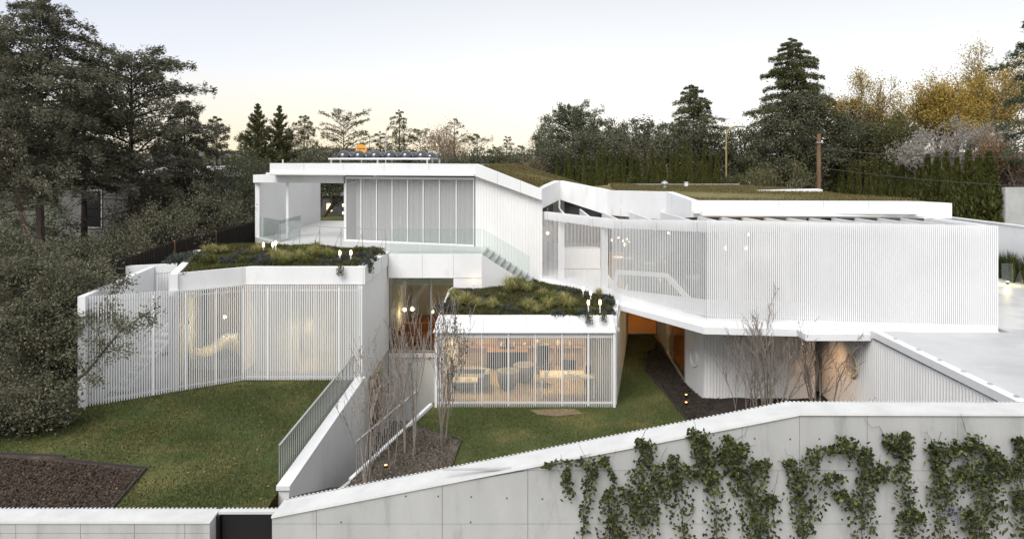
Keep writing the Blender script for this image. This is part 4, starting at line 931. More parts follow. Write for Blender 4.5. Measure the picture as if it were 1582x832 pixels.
for px, py in ((627, 766), (677, 766), (728, 767), (783, 769), (838, 770), (1057, 676), (1112, 676), (1166, 677), (1221, 678), (1266, 677.5), (1321, 677.5), (1429, 678), (1461, 677.5), (1517, 677), (727, 781 + 25), (527, 806)):
    x, y, z = P(px, py, 8.998); MB().lathe((0, 0, 0), [(.013, -.004), (.013, 0)], 10).build('tie_hole', M['dark'], bw); o = bpy.context.scene.objects[-1] if False else None
    h = [c for c in bw.children if c.name.startswith('tie_hole')][-1]; h.location = Vector((x, y, z)) - Vector(bw.location); h.rotation_euler = (math.radians(90), 0, 0)
    for vtx in h.data.vertices: vtx.co += Vector(bw.location)
bl = thing('boundary_wall', 'short pale concrete wall with flat white coping left of the black gate', 'wall', (-8, 9.2, .4))
zl = 3.235
MB().box(-13, -4.20, 9.04, 9.30, .2, zl - .03).build('core', M['concrete'], bl)
cx = [-13, -11, -9.2, -7.95, -6.9, -6.0, -5.25, -4.55, -4.20]
for xa, xb in zip(cx[:-1], cx[1:]):
    for za, zb in ((.4, 1.8), (1.8, 3.06), (3.06, zl - .035)): MB().box(xa + .003, xb - .003, 9.0, 9.05, za + .003, zb - .003).build('concrete_panel', M['concrete'], bl)
MB().faces([(-13, 8.98, zl - .03), (-4.2, 8.98, zl - .03), (-4.2, 9.31, zl - .03), (-13, 9.31, zl - .03), (-13, 8.985, zl), (-4.30, 8.985, zl), (-4.2, 9.31, zl), (-13, 9.31, zl)], [(3, 2, 1, 0), (4, 5, 6, 7), (0, 1, 5, 4), (1, 2, 6, 5), (2, 3, 7, 6), (3, 0, 4, 7)]).build('coping', M['coping'], bl)
ribs(-13, -4.25, lambda x: zl, bl, 9.312)
gt = thing('gate', 'plain black steel gate between the two concrete walls', 'gate', (-3.8, 9.25, .4))
MB().box(-4.14, -3.42, 9.24, 9.29, .42, 3.19).build('leaf', M['black'], gt); MB().box(-4.195, -4.15, 9.18, 9.30, .4, 3.2).box(-3.41, -3.345, 9.18, 9.30, .4, 3.2).build('gate_frame', M['black'], gt)
MB().box(-4.19, -3.35, 9.23, 9.31, 3.2, 3.235).build('top_trim', M['coping'], gt); ribs(-4.19, -3.36, lambda x: 3.235, gt, 9.312)
struct(MB().box(-60, 60, 5.5, 8.95, .40, .52), 'pavement', 'grey_concrete')
# ------------------------------------------------------------------ garden walls, fences
t = thing('garden_wall', 'white rendered garden wall beyond the right end of the house', 'wall', (22.1, 28, 3.1))
MB().box(22.0, 22.2, 21, 36, 3.0, 5.45).build('wall_face', M['white'], t); MB().box(21.96, 22.24, 21, 36, 5.451, 5.50).build('coping', M['white'], t)
hf = thing('fence', 'dark brown heather screen fence behind the left roof garden', 'fence', (-13.5, 28, 2))
fp = [(-12.9, 32.5, 5.3), (-13.5, 29.5, 5.1), (-14.1, 27, 4.95), (-14.4, 25, 4.75), (-14.9, 22.8, 4.4), (-15.6, 20.5, 3.6)]
for a, b in zip(fp[:-1], fp[1:]):
    m = MB(); L = math.hypot(b[0] - a[0], b[1] - a[1]); n = int(L / .045); rr = random.Random(int(a[1] * 10))
    for i in range(n):
        t_ = (i + .5) / n; x, y = lerp(a[0], b[0], t_), lerp(a[1], b[1], t_); zz = lerp(a[2], b[2], t_) + rr.uniform(-.06, .03); o = rr.uniform(-.02, .02)
        m.box(x - .03 + o, x + .03 + o, y - .028, y + .028, .8, zz)
    m.build('heather_panel', M['fence'], hf); MB().box(b[0] - .04, b[0] + .04, b[1] - .04, b[1] + .04, .8, b[2] + .03).build('post', M['wood_pole'], hf)
# upper railing and glass on the terrace
tr = thing('railing', 'slender grey wire railing with raking struts along the upper terrace', 'railing', (-8, 28, 4.55))
rp = [P(432, 346, 28.9), P(463, 348, 28.4), P(494, 350, 27.8), P(527, 351.5, 27.3), P(560, 353, 26.8), P(596, 355, 26.5)]
for a, b in zip(rp[:-1], rp[1:]): MB().bar(a, b, .03, .025).build('handrail', M['steel'], tr)
for q in rp:
    MB().bar((q[0], q[1], 4.5), q, .025, .025).build('post', M['steel'], tr); MB().bar((q[0] - .25, q[1] - .45, 4.55), (q[0], q[1], q[2] - .15), .018, .018).build('strut', M['steel'], tr)
gb = thing('balustrade', 'clear glass balustrade at the left corner of the upper terrace', 'balustrade', (-11.5, 31, 4.55))
for a, b in ((P(399, 0, 32.2), P(433, 0, 30.0)), (P(433, 0, 29.95), P(465, 0, 33.0))): MB().wall(a[:2], b[:2], .02, 4.556, 5.55).build('pane', M['greenglass'], gb)
gb = thing('balustrade', 'clear glass balustrade along the terrace front and beside the stair', 'balustrade', (-2, 26.7, 4.55))
q0, q1 = (-4.93, 26.06), (-1.22, 26.06)
for i in range(3): MB().wall(pt(q0, q1, i / 3 + .003), pt(q0, q1, (i + 1) / 3 - .003), .02, 4.558, 5.57).build('pane', M['greenglass'], gb)
MB().wall((-1.17, 26.02), (.74, 27.2), .02, 4.45, 5.57, 3.3, 4.3).build('pane', M['greenglass'], gb)
gb = thing('balustrade', 'small glass balustrade by the reeds right of the house', 'balustrade', (20.2, 26.5, 3.1))
MB().box(20.05, 20.5, 26.5, 26.52, 3.10, 4.1).build('pane', M['greenglass'], gb)
# ------------------------------------------------------------------ planting
def lab(fmt, i, n): return fmt.format(ordinal(i + 1))
def put_mesh(name, me, loc, label, cat, group=None, rz=0, sc=1, part=None):
    if part is None:
        o = bpy.data.objects.new(name, me); COL.objects.link(o)
    else:
        o = bpy.data.objects.new(name, None); COL.objects.link(o); c = bpy.data.objects.new(part, me); COL.objects.link(c); c.parent = o
    o.location = loc; o.rotation_euler = (0, 0, rz); o.scale = (sc,) * 3 if not hasattr(sc, '__len__') else sc
    return tag(o, label, cat, group)
G3 = 3.5
# --- big conifers on the left
def at(px, d, z): return ((px - 791) * d / F, d, z)
conifer('cedar_tree', 'tallest dark conifer at the top left corner of the garden', at(62, 29, 1.5), 14.2, 5.2, 'bluecon', 21, .42, 150, 96, 0.20, 0.3, 0.45, 0.6, bark='bark', dead=46, trunk_r=.22)
conifer('cedar_tree', 'wide grey-green cedar beside the tallest conifer on the left', at(203, 33, 1.5), 12.0, 4.9, 'bluecon', 22, .43, 110, 105, 0.20, .45, .34, .5, bark='bark', dead=40, trunk_r=.25, top=.30)
conifer('cedar_tree', 'leaning thin conifer with reddish trunk at the left edge', at(50, 26, 1.2), 9.5, 2.7, 'bluecon', 23, .55, 50, 75, 0.18, .2, .4, .6, lean=(-2.0, .5), bark='redbark', dead=14, trunk_r=.14)
conifer('cedar_tree', 'drooping cedar filling the gap right of the wide cedar', at(285, 37, 2), 9.8, 3.6, 'bluecon', 24, .25, 90, 96, 0.21, .2, .5, .7, dead=10)
conifer('cedar_tree', 'sunlit spiky cedar tip between left cedars and the fir pair', at(335, 52, 3), 9.0, 3.4, 'fircon', 25, .2, 55, 54, 0.24, .35, .3, .8)
conifer('pine_tree', 'dark conifer cut by the left edge of the photo', at(-20, 30, 1.5), 13, 4.2, 'conifer', 26, .42, 90, 105, 0.23, .25, .45, .6, dead=30)
conifer('cedar_tree', 'dark conifer behind the leaning trunk on the left', at(130, 36, 2), 11.5, 3.4, 'conifer', 27, .42, 90, 84, 0.23, .2, .4, .7, dead=30)
# --- broadleaf mass on the left
bush('evergreen_shrub', 'large olive brown evergreen shrub overhanging the left slat screen', 'shrub', at(60, 18.6, .9),
     [(at(20, 18.5, 2.6), (1.9, 1.5, 1.7)), (at(95, 19.2, 3.2), (1.7, 1.3, 1.3)), (at(45, 19.5, 4.4), (1.8, 1.5, 1.2)), (at(60, 17.3, 1.7), (1.0, .9, .8)), (at(130, 20.0, 4.4), (1.3, 1.0, .9)), (at(0, 17.4, 1.4), (1.1, 1, .8)), (at(10, 20, 5.2), (1.3, 1.2, .8))],
     46000, .095, 'brownleaf', 31, 420, .18, .55, stem='bark', stem_r=.06)
b = thing('overhanging_branch', 'dark leafy branch reaching right across the slat screen corner', 'branch', at(120, 18.0, 2.4))
rb = np.random.default_rng(77); bp = [P(100, 600, 17.9), P(133, 575, 17.8), P(158, 545, 17.75), P(185, 512, 17.7), P(222, 486, 17.7), P(238, 476, 17.7)]
bm_ = MB().tube(bp, [.045, .04, .032, .024, .014, .006], 6); tw = [(1, P(150, 590, 17.6)), (2, P(195, 540, 17.6)), (2, P(150, 505, 17.8)), (3, P(205, 505, 17.6)), (3, P(170, 468, 17.8)), (4, P(232, 500, 17.7)), (1, P(110, 545, 17.9))]
for i, q in tw: bm_.tube([bp[i], tuple((np.array(bp[i]) + np.array(q)) / 2 + [0, 0, .04]), q], [.02, .012, .004], 5)
bm_.build('limb', M['bark'], b); cpts = np.concatenate([np.array([q for _, q in tw]), np.array(bp[2:]), np.array([[(a + c) / 2 for a, c in zip(bp[i], q)] for i, q in tw])])
kk = rb.integers(0, len(cpts), 1500); leaf_cards(rb, cpts[kk], .085, .55, jit=.13).build('foliage', M['brownleaf'], b)
bush('evergreen_shrub', 'dark green laurel thicket above the brown heather fence', 'shrub', at(255, 30, 2.5),
     [(at(180, 27, 4.0), (2.2, 1.6, 1.5)), (at(250, 29, 4.9), (2.2, 1.6, 1.4)), (at(320, 32, 5.7), (2.0, 1.6, 1.5)), (at(120, 25, 3.4), (2.0, 1.5, 1.4))], 26000, .10, 'brownleaf', 32, 300, .24, .55, stem='bark')
bush('evergreen_tree', 'dark evergreen oak behind the left end of the upper terrace', 'tree', at(365, 38, 3),
     [(at(345, 37, 6.6), (2.2, 1.6, 1.9)), (at(392, 40, 6.9), (1.7, 1.6, 2.2)), (at(372, 36, 4.8), (2.0, 1.5, 1.5))], 17000, .12, 'darkleaf', 33, 200, .28, .6, stem='bark', crown_name='crown', stem_name='trunk')
bush('evergreen_shrub', 'dim brown undergrowth below the leaning trunk on the left', 'shrub', at(70, 25, 1.1),
     [(at(20, 24, 3.4), (2.4, 1.6, 1.7)), (at(100, 26, 3.6), (2.2, 1.6, 1.6)), (at(-40, 24, 3), (2.2, 1.6, 2))], 21000, .11, 'brownleaf', 34, 180, .28, .55, stem='bark')
bush('thicket', 'dark tangled thicket behind the conifer trunks at far left', 'shrub', at(20, 34, 1.5),
     [(at(-30, 34, 3.8), (2.8, 1.4, 2.4)), (at(40, 34, 3.6), (2.4, 1.4, 2.2)), (at(95, 35, 3.4), (1.4, 1.2, 2.2))], 14000, .12, 'darkleaf', 36, 260, .24, .5, stem='bark')
bush('thicket', 'dark tangled thicket right of the half hidden grey neighbour house', 'shrub', at(225, 36, 2),
     [(at(195, 36, 4.2), (1.4, 1.2, 2.2)), (at(245, 37, 4.6), (2.2, 1.3, 2.2)), (at(300, 39, 5.4), (2.2, 1.3, 2.0))], 13000, .12, 'darkleaf', 37, 240, .24, .5, stem='bark')
bush('evergreen_shrub', 'low leafy spray on the lawn at the left photo edge', 'shrub', at(15, 16.8, 1.1),
     [(at(10, 16.6, 1.9), (.7, .6, .55)), (at(55, 16.9, 1.65), (.5, .4, .4))], 4200, .07, 'brownleaf', 35, 60, .16, .55, stem='bark', stem_r=.025)
# --- far row left to centre
K = 'trees beyond the house'
conifer('fir_tree', 'left tree of the dense dark fir pair behind the upper house', at(398, 55, G3), 13.1 - G3 + CZ - 8.2 + .1, 3.5, 'fircon', 41, .02, 190, 44, 0.24, 0.62, 0.15, 0.95, spread=.2, jit=.25, top=.02)
conifer('fir_tree', 'right tree of the dense dark fir pair behind the upper house', at(432, 57, G3), 13.1 - G3 + .1, 3.2, 'fircon', 42, .02, 190, 44, 0.24, 0.62, 0.15, 0.95, spread=.2, jit=.25, top=.02)
conifer('cedar_tree', 'airy slender cedar just right of the fir pair', at(470, 58, G3), 12.4 - G3, 3.24, 'fircon', 43, .05, 108, 35, 0.21, 0.3, 0.35, 0.6)
conifer('cedar_tree', 'open umbrella-shaped cedar left of the roof domes', at(531, 62, G3), 12.5 - G3, 3.60, 'fircon', 44, .30, 79, 33, 0.20, .55, .35, .35, top=.4, flat=.1)
conifer('cedar_tree', 'pointed tiered cedar behind the middle of the roof domes', at(617, 60, G3), 13.1 - G3, 3.60, 'fircon', 45, .15, 100, 33, 0.20, 0.25, 0.4, 0.75)
conifer('cedar_tree', 'small dark cedar left of the antenna mast', at(588, 62, G3), 11.2 - G3, 2.64, 'fircon', 46, .1, 64, 30, 0.20, 0.3, 0.3, 0.6)
conifer('cedar_tree', 'short flat-topped cedar right of the tiered cedar', at(649, 62, G3), 11.3 - G3, 3.12, 'fircon', 47, .2, 64, 30, 0.20, 0.4, 0.3, 0.4)
conifer('cedar_tree', 'spiky bare-tipped conifer with straggling limbs right of the domes', at(702, 63, G3), 12.5 - G3, 3.24, 'conifer', 48, .1, 72, 19, 0.20, 0.5, 0.35, 0.6)
broad_tree('deciduous_tree', 'pale brown half-bare tree behind the right end of the roof domes', at(690, 56, G3), 8.0, 2.6, 49, 'russet', 2600, .13, levels=4, stems=4, bark='paletwig', sig=.3)
bush('round_shrub', 'dark rounded shrub mass right of the roof domes', 'shrub', at(702, 46, G3), [(at(700, 46, 7.2), (1.9, 1.5, 1.6)), (at(725, 46, 6.5), (1.5, 1.4, 1.3)), (at(678, 46, 6.4), (1.4, 1.2, 1.2))], 9000, .16, 'darkleaf', 50, 160, .28)
conifer('cedar_tree', 'loose tufted cedar left of two narrow spires', at(738, 62, G3), 10.9 - G3, 2.88, 'fircon', 51, .2, 61, 27, 0.20, 0.5, 0.3, 0.45)
conifer('cedar_tree', 'narrow tiered spire conifer in the centre distance', at(783, 64, G3), 10.9 - G3, 2.28, 'fircon', 52, .1, 72, 21, 0.19, 0.3, 0.35, 0.6)
conifer('cedar_tree', 'stubby conifer between the tufted cedar and narrow spire', at(762, 66, G3), 10.0 - G3, 2.40, 'fircon', 53, .1, 61, 24, 0.20, 0.4, 0.35, 0.5)
conifer('cedar_tree', 'low conifer just right of the narrow tiered spire', at(806, 64, G3), 9.9 - G3, 2.64, 'fircon', 54, .1, 61, 24, 0.20, 0.4, 0.35, 0.5)
for i, (px, d, w, h) in enumerate(((745, 58, 2.0, 1.9), (780, 60, 2.2, 1.8), (812, 58, 2.0, 1.9), (640, 58, 2.6, 2.0), (560, 60, 2.4, 1.6), (480, 60, 2.6, 2.0))):
    bush('round_shrub', ['dark bush under the tufted cedar in the centre distance', 'dark bush under the narrow spire conifer', 'dark bush left of the bare pale poplar', 'dark bush behind the right half of the roof domes', 'dark bush behind the orange dish', 'dark bush under the airy slender cedar'][i], 'shrub', at(px, d, G3), [(at(px, d, CZ - .2), (w, 1.4, h * .8)), (at(px + 12, d, CZ - 1.2), (w, 1.4, h)), (at(px - 14, d, CZ - 1.2), (w, 1.4, h))], 4200, .2, 'darkleaf', 60 + i, 80, .3)
broad_tree('poplar_tree', 'pale bare poplar with upright twigs before the dark cedar', at(836, 60, G3), 8.2, 1.1, 70, 'russet', 700, .12, levels=4, stems=5, bark='paletwig', sig=.35, up=.9)
broad_tree('deciduous_tree', 'rusty brown shrub tree at the left foot of the dark cedar', at(838, 50, G3), 5.6, 2.6, 71, 'russet', 2600, .15, levels=4, stems=4, bark='paletwig', sig=.3)
conifer('cedar_tree', 'broad dark cedar left of the flat-topped canopy trees', at(884, 50, G3), 12.2 - G3, 4.80, 'conifer', 72, .05, 156, 79, 0.20, 0.45, 0.3, 0.42, top=.12, flat=.2)
for i, (px, top, w, sd) in enumerate(((938, 183, 2.4, 1), (985, 181, 2.7, 2), (1022, 186, 2.2, 3))):
    d = 54; zt = CZ - (top - HY) * d / F
    bush('umbrella_tree', ['left', 'middle', 'right'][i] + ' one of three flat-topped dark canopy trees', 'tree', at(px, d, G3), [(at(px, d, zt - 1.2), (w, 1.8, 1.0)), (at(px - 20, d, zt - 2.3), (w * .8, 1.6, .9)), (at(px + 18, d, zt - 2.6), (w * .8, 1.6, .9)), (at(px, d, zt - 4.2), (w, 1.6, 1.5))], 8500, .17, 'darkleaf', 80 + sd, 130, .24, stem='bark', crown_name='crown', stem_name='trunk', stem_r=.12)
conifer('cedar_tree', 'layered cedar with a broad pyramid top right of the canopy trees', at(1071, 50, G3), 14.2 - G3, 3.70, 'fircon', 90, .30, 143, 72, 0.19, 0.25, 0.35, 0.6, flat=.1)
conifer('cedar_tree', 'largest tiered cedar standing above the right hedge', at(1224, 46, G3), 17.0 - G3, 5.40, 'fircon', 91, .04, 247, 111, 0.20, 0.25, 0.38, 0.62, flat=.1)
def mass(label, d, spots, n, mat, seed, leaf=.17, nc=200, sig=.3, name='evergreen_tree'):
    bush(name, label, 'tree', at(spots[0][0], d, G3), [(at(px, d + (i % 3) * .8, CZ - (py - HY) * d / F), (rx, 1.8, rz)) for i, (px, py, rx, rz) in enumerate(spots)], n, leaf, mat, seed, nc, sig, stem='bark', crown_name='crown', stem_name='trunk', stem_r=.1)
mass('dense dark evergreen below the broad dark cedar', 46, [(880, 225, 2.4, 1.6), (920, 240, 2.4, 1.6), (860, 255, 2.0, 1.4), (905, 262, 2.4, 1.4)], 12000, 'darkleaf', 101)
mass('olive brown evergreen mass under the flat-topped trees', 47, [(985, 225, 2.6, 1.3), (1020, 245, 2.4, 1.6), (955, 250, 2.4, 1.4), (1000, 268, 2.4, 1.3)], 12000, 'brownleaf', 102)
mass('dark evergreen skirt beneath the layered pyramid cedar', 48, [(1062, 215, 2.4, 1.3), (1095, 225, 2.2, 1.5), (1065, 248, 2.6, 1.6), (1110, 262, 2.2, 1.5)], 13000, 'darkleaf', 103)
mass('dark rounded evergreen beside the curved street lamp', 50, [(1150, 225, 1.8, 1.5), (1135, 245, 1.6, 1.4), (1160, 260, 2.2, 1.6)], 8000, 'darkleaf', 104)
mass('dense evergreen oak in front of the largest tiered cedar', 43, [(1225, 185, 2.3, 1.7), (1195, 215, 2.0, 1.6), (1250, 215, 2.2, 1.6), (1215, 250, 2.6, 1.7), (1260, 255, 2.0, 1.5), (1240, 165, 1.6, 1.2)], 20000, 'darkleaf', 105)
mass('dark evergreen oak right of the wooden utility pole', 44, [(1305, 215, 2.0, 1.6), (1330, 240, 2.0, 1.6), (1295, 250, 1.8, 1.5), (1350, 225, 1.6, 1.3)], 13000, 'darkleaf', 106)
mass('yellow-green leafy tree under the autumn tree', 42, [(1385, 215, 1.7, 1.4), (1360, 235, 1.5, 1.3), (1400, 195, 1.3, 1.1), (1375, 255, 1.8, 1.2)], 9000, 'olive', 107, .15)
broad_tree('deciduous_tree', 'fine-twigged half-bare tree between big cedar and autumn tree', at(1318, 50, G3), 10.8, 4.6, 110, 'olive', 1500, .12, levels=5, stems=6, bark='twig', sig=.25, thick=.8)
broad_tree('autumn_tree', 'large golden yellow autumn tree at the right', at(1455, 44, G3), 12.2, 5.6, 111, 'gold', 52000, .135, levels=5, stems=8, bark='twig', sig=.24, up=.2, kids=(3, 5), trunk=.18)
broad_tree('autumn_tree', 'russet autumn tree cut by the right edge of the photo', at(1570, 36, G3), 6.6, 3.0, 112, 'russet', 5200, .13, levels=4, stems=5, bark='paletwig', sig=.34)
bush('plume_shrub', 'pale silvery grey feathery shrub above the right hedge', 'shrub', at(1482, 38, G3), [(at(1440, 38, 9.3), (1.5, 1, .8)), (at(1485, 38, 9.9), (1.4, 1, 1.0)), (at(1530, 38, 9.6), (1.3, 1, .9)), (at(1410, 38, 8.7), (1.2, 1, .6)), (at(1500, 38, 8.6), (2, 1, .9))], 8500, .22, 'pale', 113, 220, .22, .18, stem='paletwig', stem_r=.05)
conifer('pine_tree', 'dark pine whose branches enter at the top right corner', at(1618, 34, G3), 12.4, 3.1, 'conifer', 114, .35, 60, 96, 0.18, .25, .35, .4, top=.35)
broad_tree('olive_tree', 'small light green tree by the curved street lamp', at(1192, 38, G3), 5.2, 1.7, 115, 'olive', 4200, .12, levels=4, stems=4, bark='paletwig', sig=.24)
for i, px in enumerate((1128, 1150)):
    o = blade_fan(np.random.default_rng(300 + i), 46, 1.5, 1.3, .07, .9); me = o.mesh('fronds', M['olive']); put_mesh('yucca_plant', me, at(px, 42, 6.3), ['left', 'right'][i] + ' arching yellow-green plant behind the roof by the street lamp', 'plant')
bush('low_hedge', 'low dark hedge behind the roof at the street lamp foot', 'hedge', at(1145, 43, 4.5), [(at(1120, 43, 6.6), (1.2, .8, .8)), (at(1150, 43, 6.7), (1.2, .8, .8)), (at(1172, 43, 6.6), (1.0, .8, .8))], 4200, .13, 'darkleaf', 116, 70, .2)
# distant wood closing the gaps along the horizon
r_ = np.random.default_rng(120); lob = [((x, 95 + r_.uniform(0, 20), CZ - 3.4 + r_.uniform(-.6, 1.0)), (5, 3, 3.2 + r_.uniform(0, 1.2))) for x in np.arange(-140, 120, 6)]
pts, _ = clump_points(r_, lob, 42000, 700, .9); o = leaf_cards(r_, pts, .55, .6).build('far_woodland', M['darkleaf'], None); o['kind'] = 'stuff'
# --- clipped cypress rows
cyp = [cypress_mesh(s) for s in (1, 2, 3, 4)]
rc = np.random.default_rng(9)
hl = np.linspace(862, 1108, 25)
for i, px in enumerate(hl):
    d = 43 - 3 * i / 24; top = 238 + rc.uniform(-10, 12) - (12 if i in (18, 19, 20, 22) else 0); h = (CZ - (top - HY) * d / F) - G3; s = h / 5.0
    put_mesh('cypress_tree', cyp[i % 4], at(px + rc.uniform(-2, 2), d + rc.uniform(-.3, .3), G3), lab('{} slim cypress from the left in the row behind the planted roof slope', i, 25), 'tree', 'cypress row behind the planted roofs', rc.uniform(0, 6), (s * rc.uniform(.62, .95), s * .8, s), 'crown')
hr = [(1285, 44), (1300, 43.2), (1314, 42.6), (1327, 42), (1340, 41.4), (1352, 40.8), (1366, 40.2), (1380, 39.6), (1393, 39), (1406, 38.4), (1420, 37.8), (1433, 37.2), (1447, 36.6), (1462, 36), (1478, 35.4), (1496, 34.8), (1512, 34.3), (1528, 34)]
for i, (px, d) in enumerate(hr):
    top = 260 - 24 * i / 17 + rc.uniform(-10, 8); h = (CZ - (top - HY) * d / F) - G3 + .2; s = h / 5.0; wd = s * rc.uniform(.8, 1.05) * (1.3 if i > 10 else 1) * (1.25 if i > 14 else 1)
    put_mesh('cypress_tree', cyp[(i + 1) % 4], at(px, d, G3 - .2), lab('{} slim cypress from the left in the hedge by the utility pole', i, 18), 'tree', 'cypress hedge at the right', rc.uniform(0, 6), (wd, wd, s), 'crown')
for i, px in enumerate((1232, 1244, 1256, 1270)):
    put_mesh('cypress_tree', cyp[i % 4], at(px, 45, G3), lab('{} of four small cypresses left of the utility pole', i, 4), 'tree', 'small cypresses left of the utility pole', i, (.6, .6, .72), 'crown')

# --- bare shrubs
bare_shrub('bare_shrub', 'large leafless multi-stemmed shrub in front of the ribbed ground wall', (7.85, 20.1, .05), 4.7, .52, 9, 201, 'midtwig', 600, r0=.034, upw=.16)
bare_shrub('bare_shrub', 'leafless upright shrub beside the orange-lit corner', (9.65, 20.2, .0), 4.6, .34, 6, 202, 'midtwig', 260, r0=.03, upw=.2)
bare_shrub('bare_shrub', 'thin two-stemmed sapling left of the large bare shrub', (7.15, 20.0, .0), 3.4, .28, 3, 203, 'midtwig', 150, r0=.016, levels=4)
bare_shrub('arching_shrub', 'low bare shrub with arching twigs below the round window', (10.0, 18.6, .0), 1.9, .8, 4, 204, 'twig', 60, r0=.014, lean=(.4, 0), levels=3)
bare_shrub('bare_tree', 'tallest pale-stemmed bare tree in the soil bed by the sunken entrance', (-2.85, 18.2, .0), 5.2, .18, 4, 205, 'paletwig', 520, r0=.030)
bare_shrub('bare_tree', 'bare pale-barked tree in front of the middle pavilion corner', (-2.15, 18.9, .0), 4.9, .13, 4, 206, 'paletwig', 700, r0=.030, podsize=.05)
bare_shrub('bare_tree', 'crooked bare tree growing in the sunken entrance beside railing', (-3.75, 16.3, -.1), 4.4, .36, 4, 207, 'paletwig', 260, r0=.024, lean=(-.12, .1))
bare_shrub('bare_tree', 'slim leafless sapling right behind the crooked bare tree', (-3.4, 17.6, -.1), 3.8, .2, 2, 208, 'paletwig', 120, r0=.016)

# --- climbing plants on the street wall
def vine(label, stems, n, seed, spread=.058, leaf=.062):
    r = np.random.default_rng(seed); yw = 8.95; t = thing('climbing_vine', label, 'vine', P(stems[0][0][0], stems[0][0][1], yw)); L = MB(); c = []
    for s in stems:
        q = [np.array(P(px, py, yw)) for px, py in s]; k = len(q)
        fine = []
        for i in range(k - 1):
            for f in np.linspace(0, 1, 5)[:-1]: fine.append(q[i] + (q[i + 1] - q[i]) * f + [r.normal(0, .012), r.uniform(-.02, .02), r.normal(0, .012)])
        fine.append(q[-1]); MB().tube([tuple(p) for p in fine], list(np.linspace(.008, .003, len(fine))), 4).build('stem', M['twig'], t); c.append((np.array(fine), k))
    tot = sum(len(x[0]) for x in c)
    for fine, k in c:
        m = int(1.0 * n * len(fine) / tot); u = r.uniform(0, 1, m) ** 1.15; i = np.minimum((u * (len(fine) - 1)).astype(int), len(fine) - 2); f = u * (len(fine) - 1) - i
        p = fine[i] + (fine[i + 1] - fine[i]) * f[:, None]; wd = spread * (1.05 - u * .75) * (.6 + .8 * np.abs(np.sin(u * 9 + seed)))
        g1, g2 = np.clip(r.normal(0, 1, m), -1.5, 1.5), np.clip(r.normal(0, 1, m), -1.5, 1.5); p = p + np.stack([g1 * wd, -np.abs(r.normal(0, .05, m)) - .01, g2 * wd * .8], -1); p[:, 1] = np.minimum(p[:, 1], 8.975)
        ax = unit(np.stack([r.normal(0, 1, m), r.normal(0, .35, m), r.normal(-.3, .8, m)], -1)); nr = unit(np.stack([r.normal(0, .55, m), -np.ones(m), r.normal(.35, .5, m)], -1))
        L.leaves(p, ax, nr, leaf * r.uniform(.45, 1.4, m), leaf * .70 * r.uniform(.7, 1.2, m))
    for k in range(5):                       # bare runners clinging to the wall
        fine = c[r.integers(0, len(c))][0]; p = fine[r.integers(0, len(fine))].copy(); w = [tuple(p)]; dx = r.choice([-1, 1]) * r.uniform(.2, 1)
        for _ in range(6): p = p + [dx * r.uniform(.03, .09), r.uniform(-.01, .01), r.uniform(-.02, .10)]; p[1] = min(max(p[1], 8.94), 8.985); w.append(tuple(p))
        MB().tube(w, list(np.linspace(.005, .002, 7)), 3).build('runner', M['twig'], t)
    L.build('foliage', M['vine'], t); return t
vine('first vine from the left, with a drooping hooked top runner', [[(900, 850), (902, 790), (908, 752), (915, 730), (925, 712), (932, 708), (942, 722), (947, 736)], [(915, 730), (905, 712), (870, 712), (840, 715)], [(880, 760), (872, 740), (878, 718)]], 520, 401)
vine('dark second vine from the left, dense and rounded', [[(940, 850), (945, 800), (938, 770), (942, 750)], [(945, 800), (958, 830)]], 330, 402, .1)
vine('third vine from the left, its long thin shoot topping out pointed', [[(990, 850), (990, 800), (988, 760), (988, 725), (1000, 700), (992, 682), (986, 680)], [(990, 800), (968, 770), (960, 755)], [(990, 780), (1012, 745), (1015, 718)]], 760, 403, .12)
vine('fourth vine, arching over to both neighbours near wall centre', [[(1058, 850), (1050, 780), (1040, 740), (1035, 715), (1040, 705)], [(1040, 740), (1020, 760), (1010, 800)], [(1045, 735), (1065, 725), (1075, 735)]], 560, 404, .11)
vine('fifth vine, reaching the coping with a pale leafy tip', [[(1110, 850), (1105, 790), (1095, 740), (1085, 705), (1075, 680), (1066, 662)], [(1095, 740), (1110, 705), (1122, 690)], [(1085, 705), (1088, 680), (1078, 668)]], 760, 405, .1)
vine('sixth vine, the widest dense clump at the wall centre', [[(1170, 850), (1165, 800), (1150, 750), (1130, 720), (1125, 690), (1122, 672)], [(1165, 800), (1160, 745), (1172, 715), (1182, 712)], [(1150, 750), (1140, 700), (1143, 688)], [(1170, 830), (1185, 780), (1192, 765)]], 1150, 406, .13)
vine('seventh vine, beginning right of the coping bend', [[(1240, 850), (1240, 800), (1232, 760), (1225, 720), (1213, 712)], [(1232, 760), (1245, 720), (1262, 695), (1295, 690)], [(1240, 800), (1275, 740), (1300, 735)]], 800, 407, .1)
vine('eighth vine, leaning clump with twiggy bare shoots above', [[(1335, 850), (1330, 790), (1335, 740), (1338, 705), (1335, 695)], [(1330, 790), (1310, 770), (1290, 760)], [(1335, 740), (1355, 735), (1362, 715)], [(1325, 705), (1305, 685), (1300, 678)]], 900, 408, .11)
vine('ninth vine, the narrow tall column beneath the wall stain', [[(1410, 850), (1400, 790), (1390, 730), (1392, 690), (1396, 664)], [(1392, 690), (1378, 680), (1370, 676)], [(1400, 790), (1420, 800)]], 900, 409, .1)
vine('tenth vine, sprawling sideways shoots near the right edge', [[(1455, 850), (1450, 780), (1448, 730), (1447, 700), (1440, 688)], [(1447, 700), (1470, 690), (1495, 690)], [(1450, 770), (1480, 735), (1490, 720)]], 900, 410, .1)
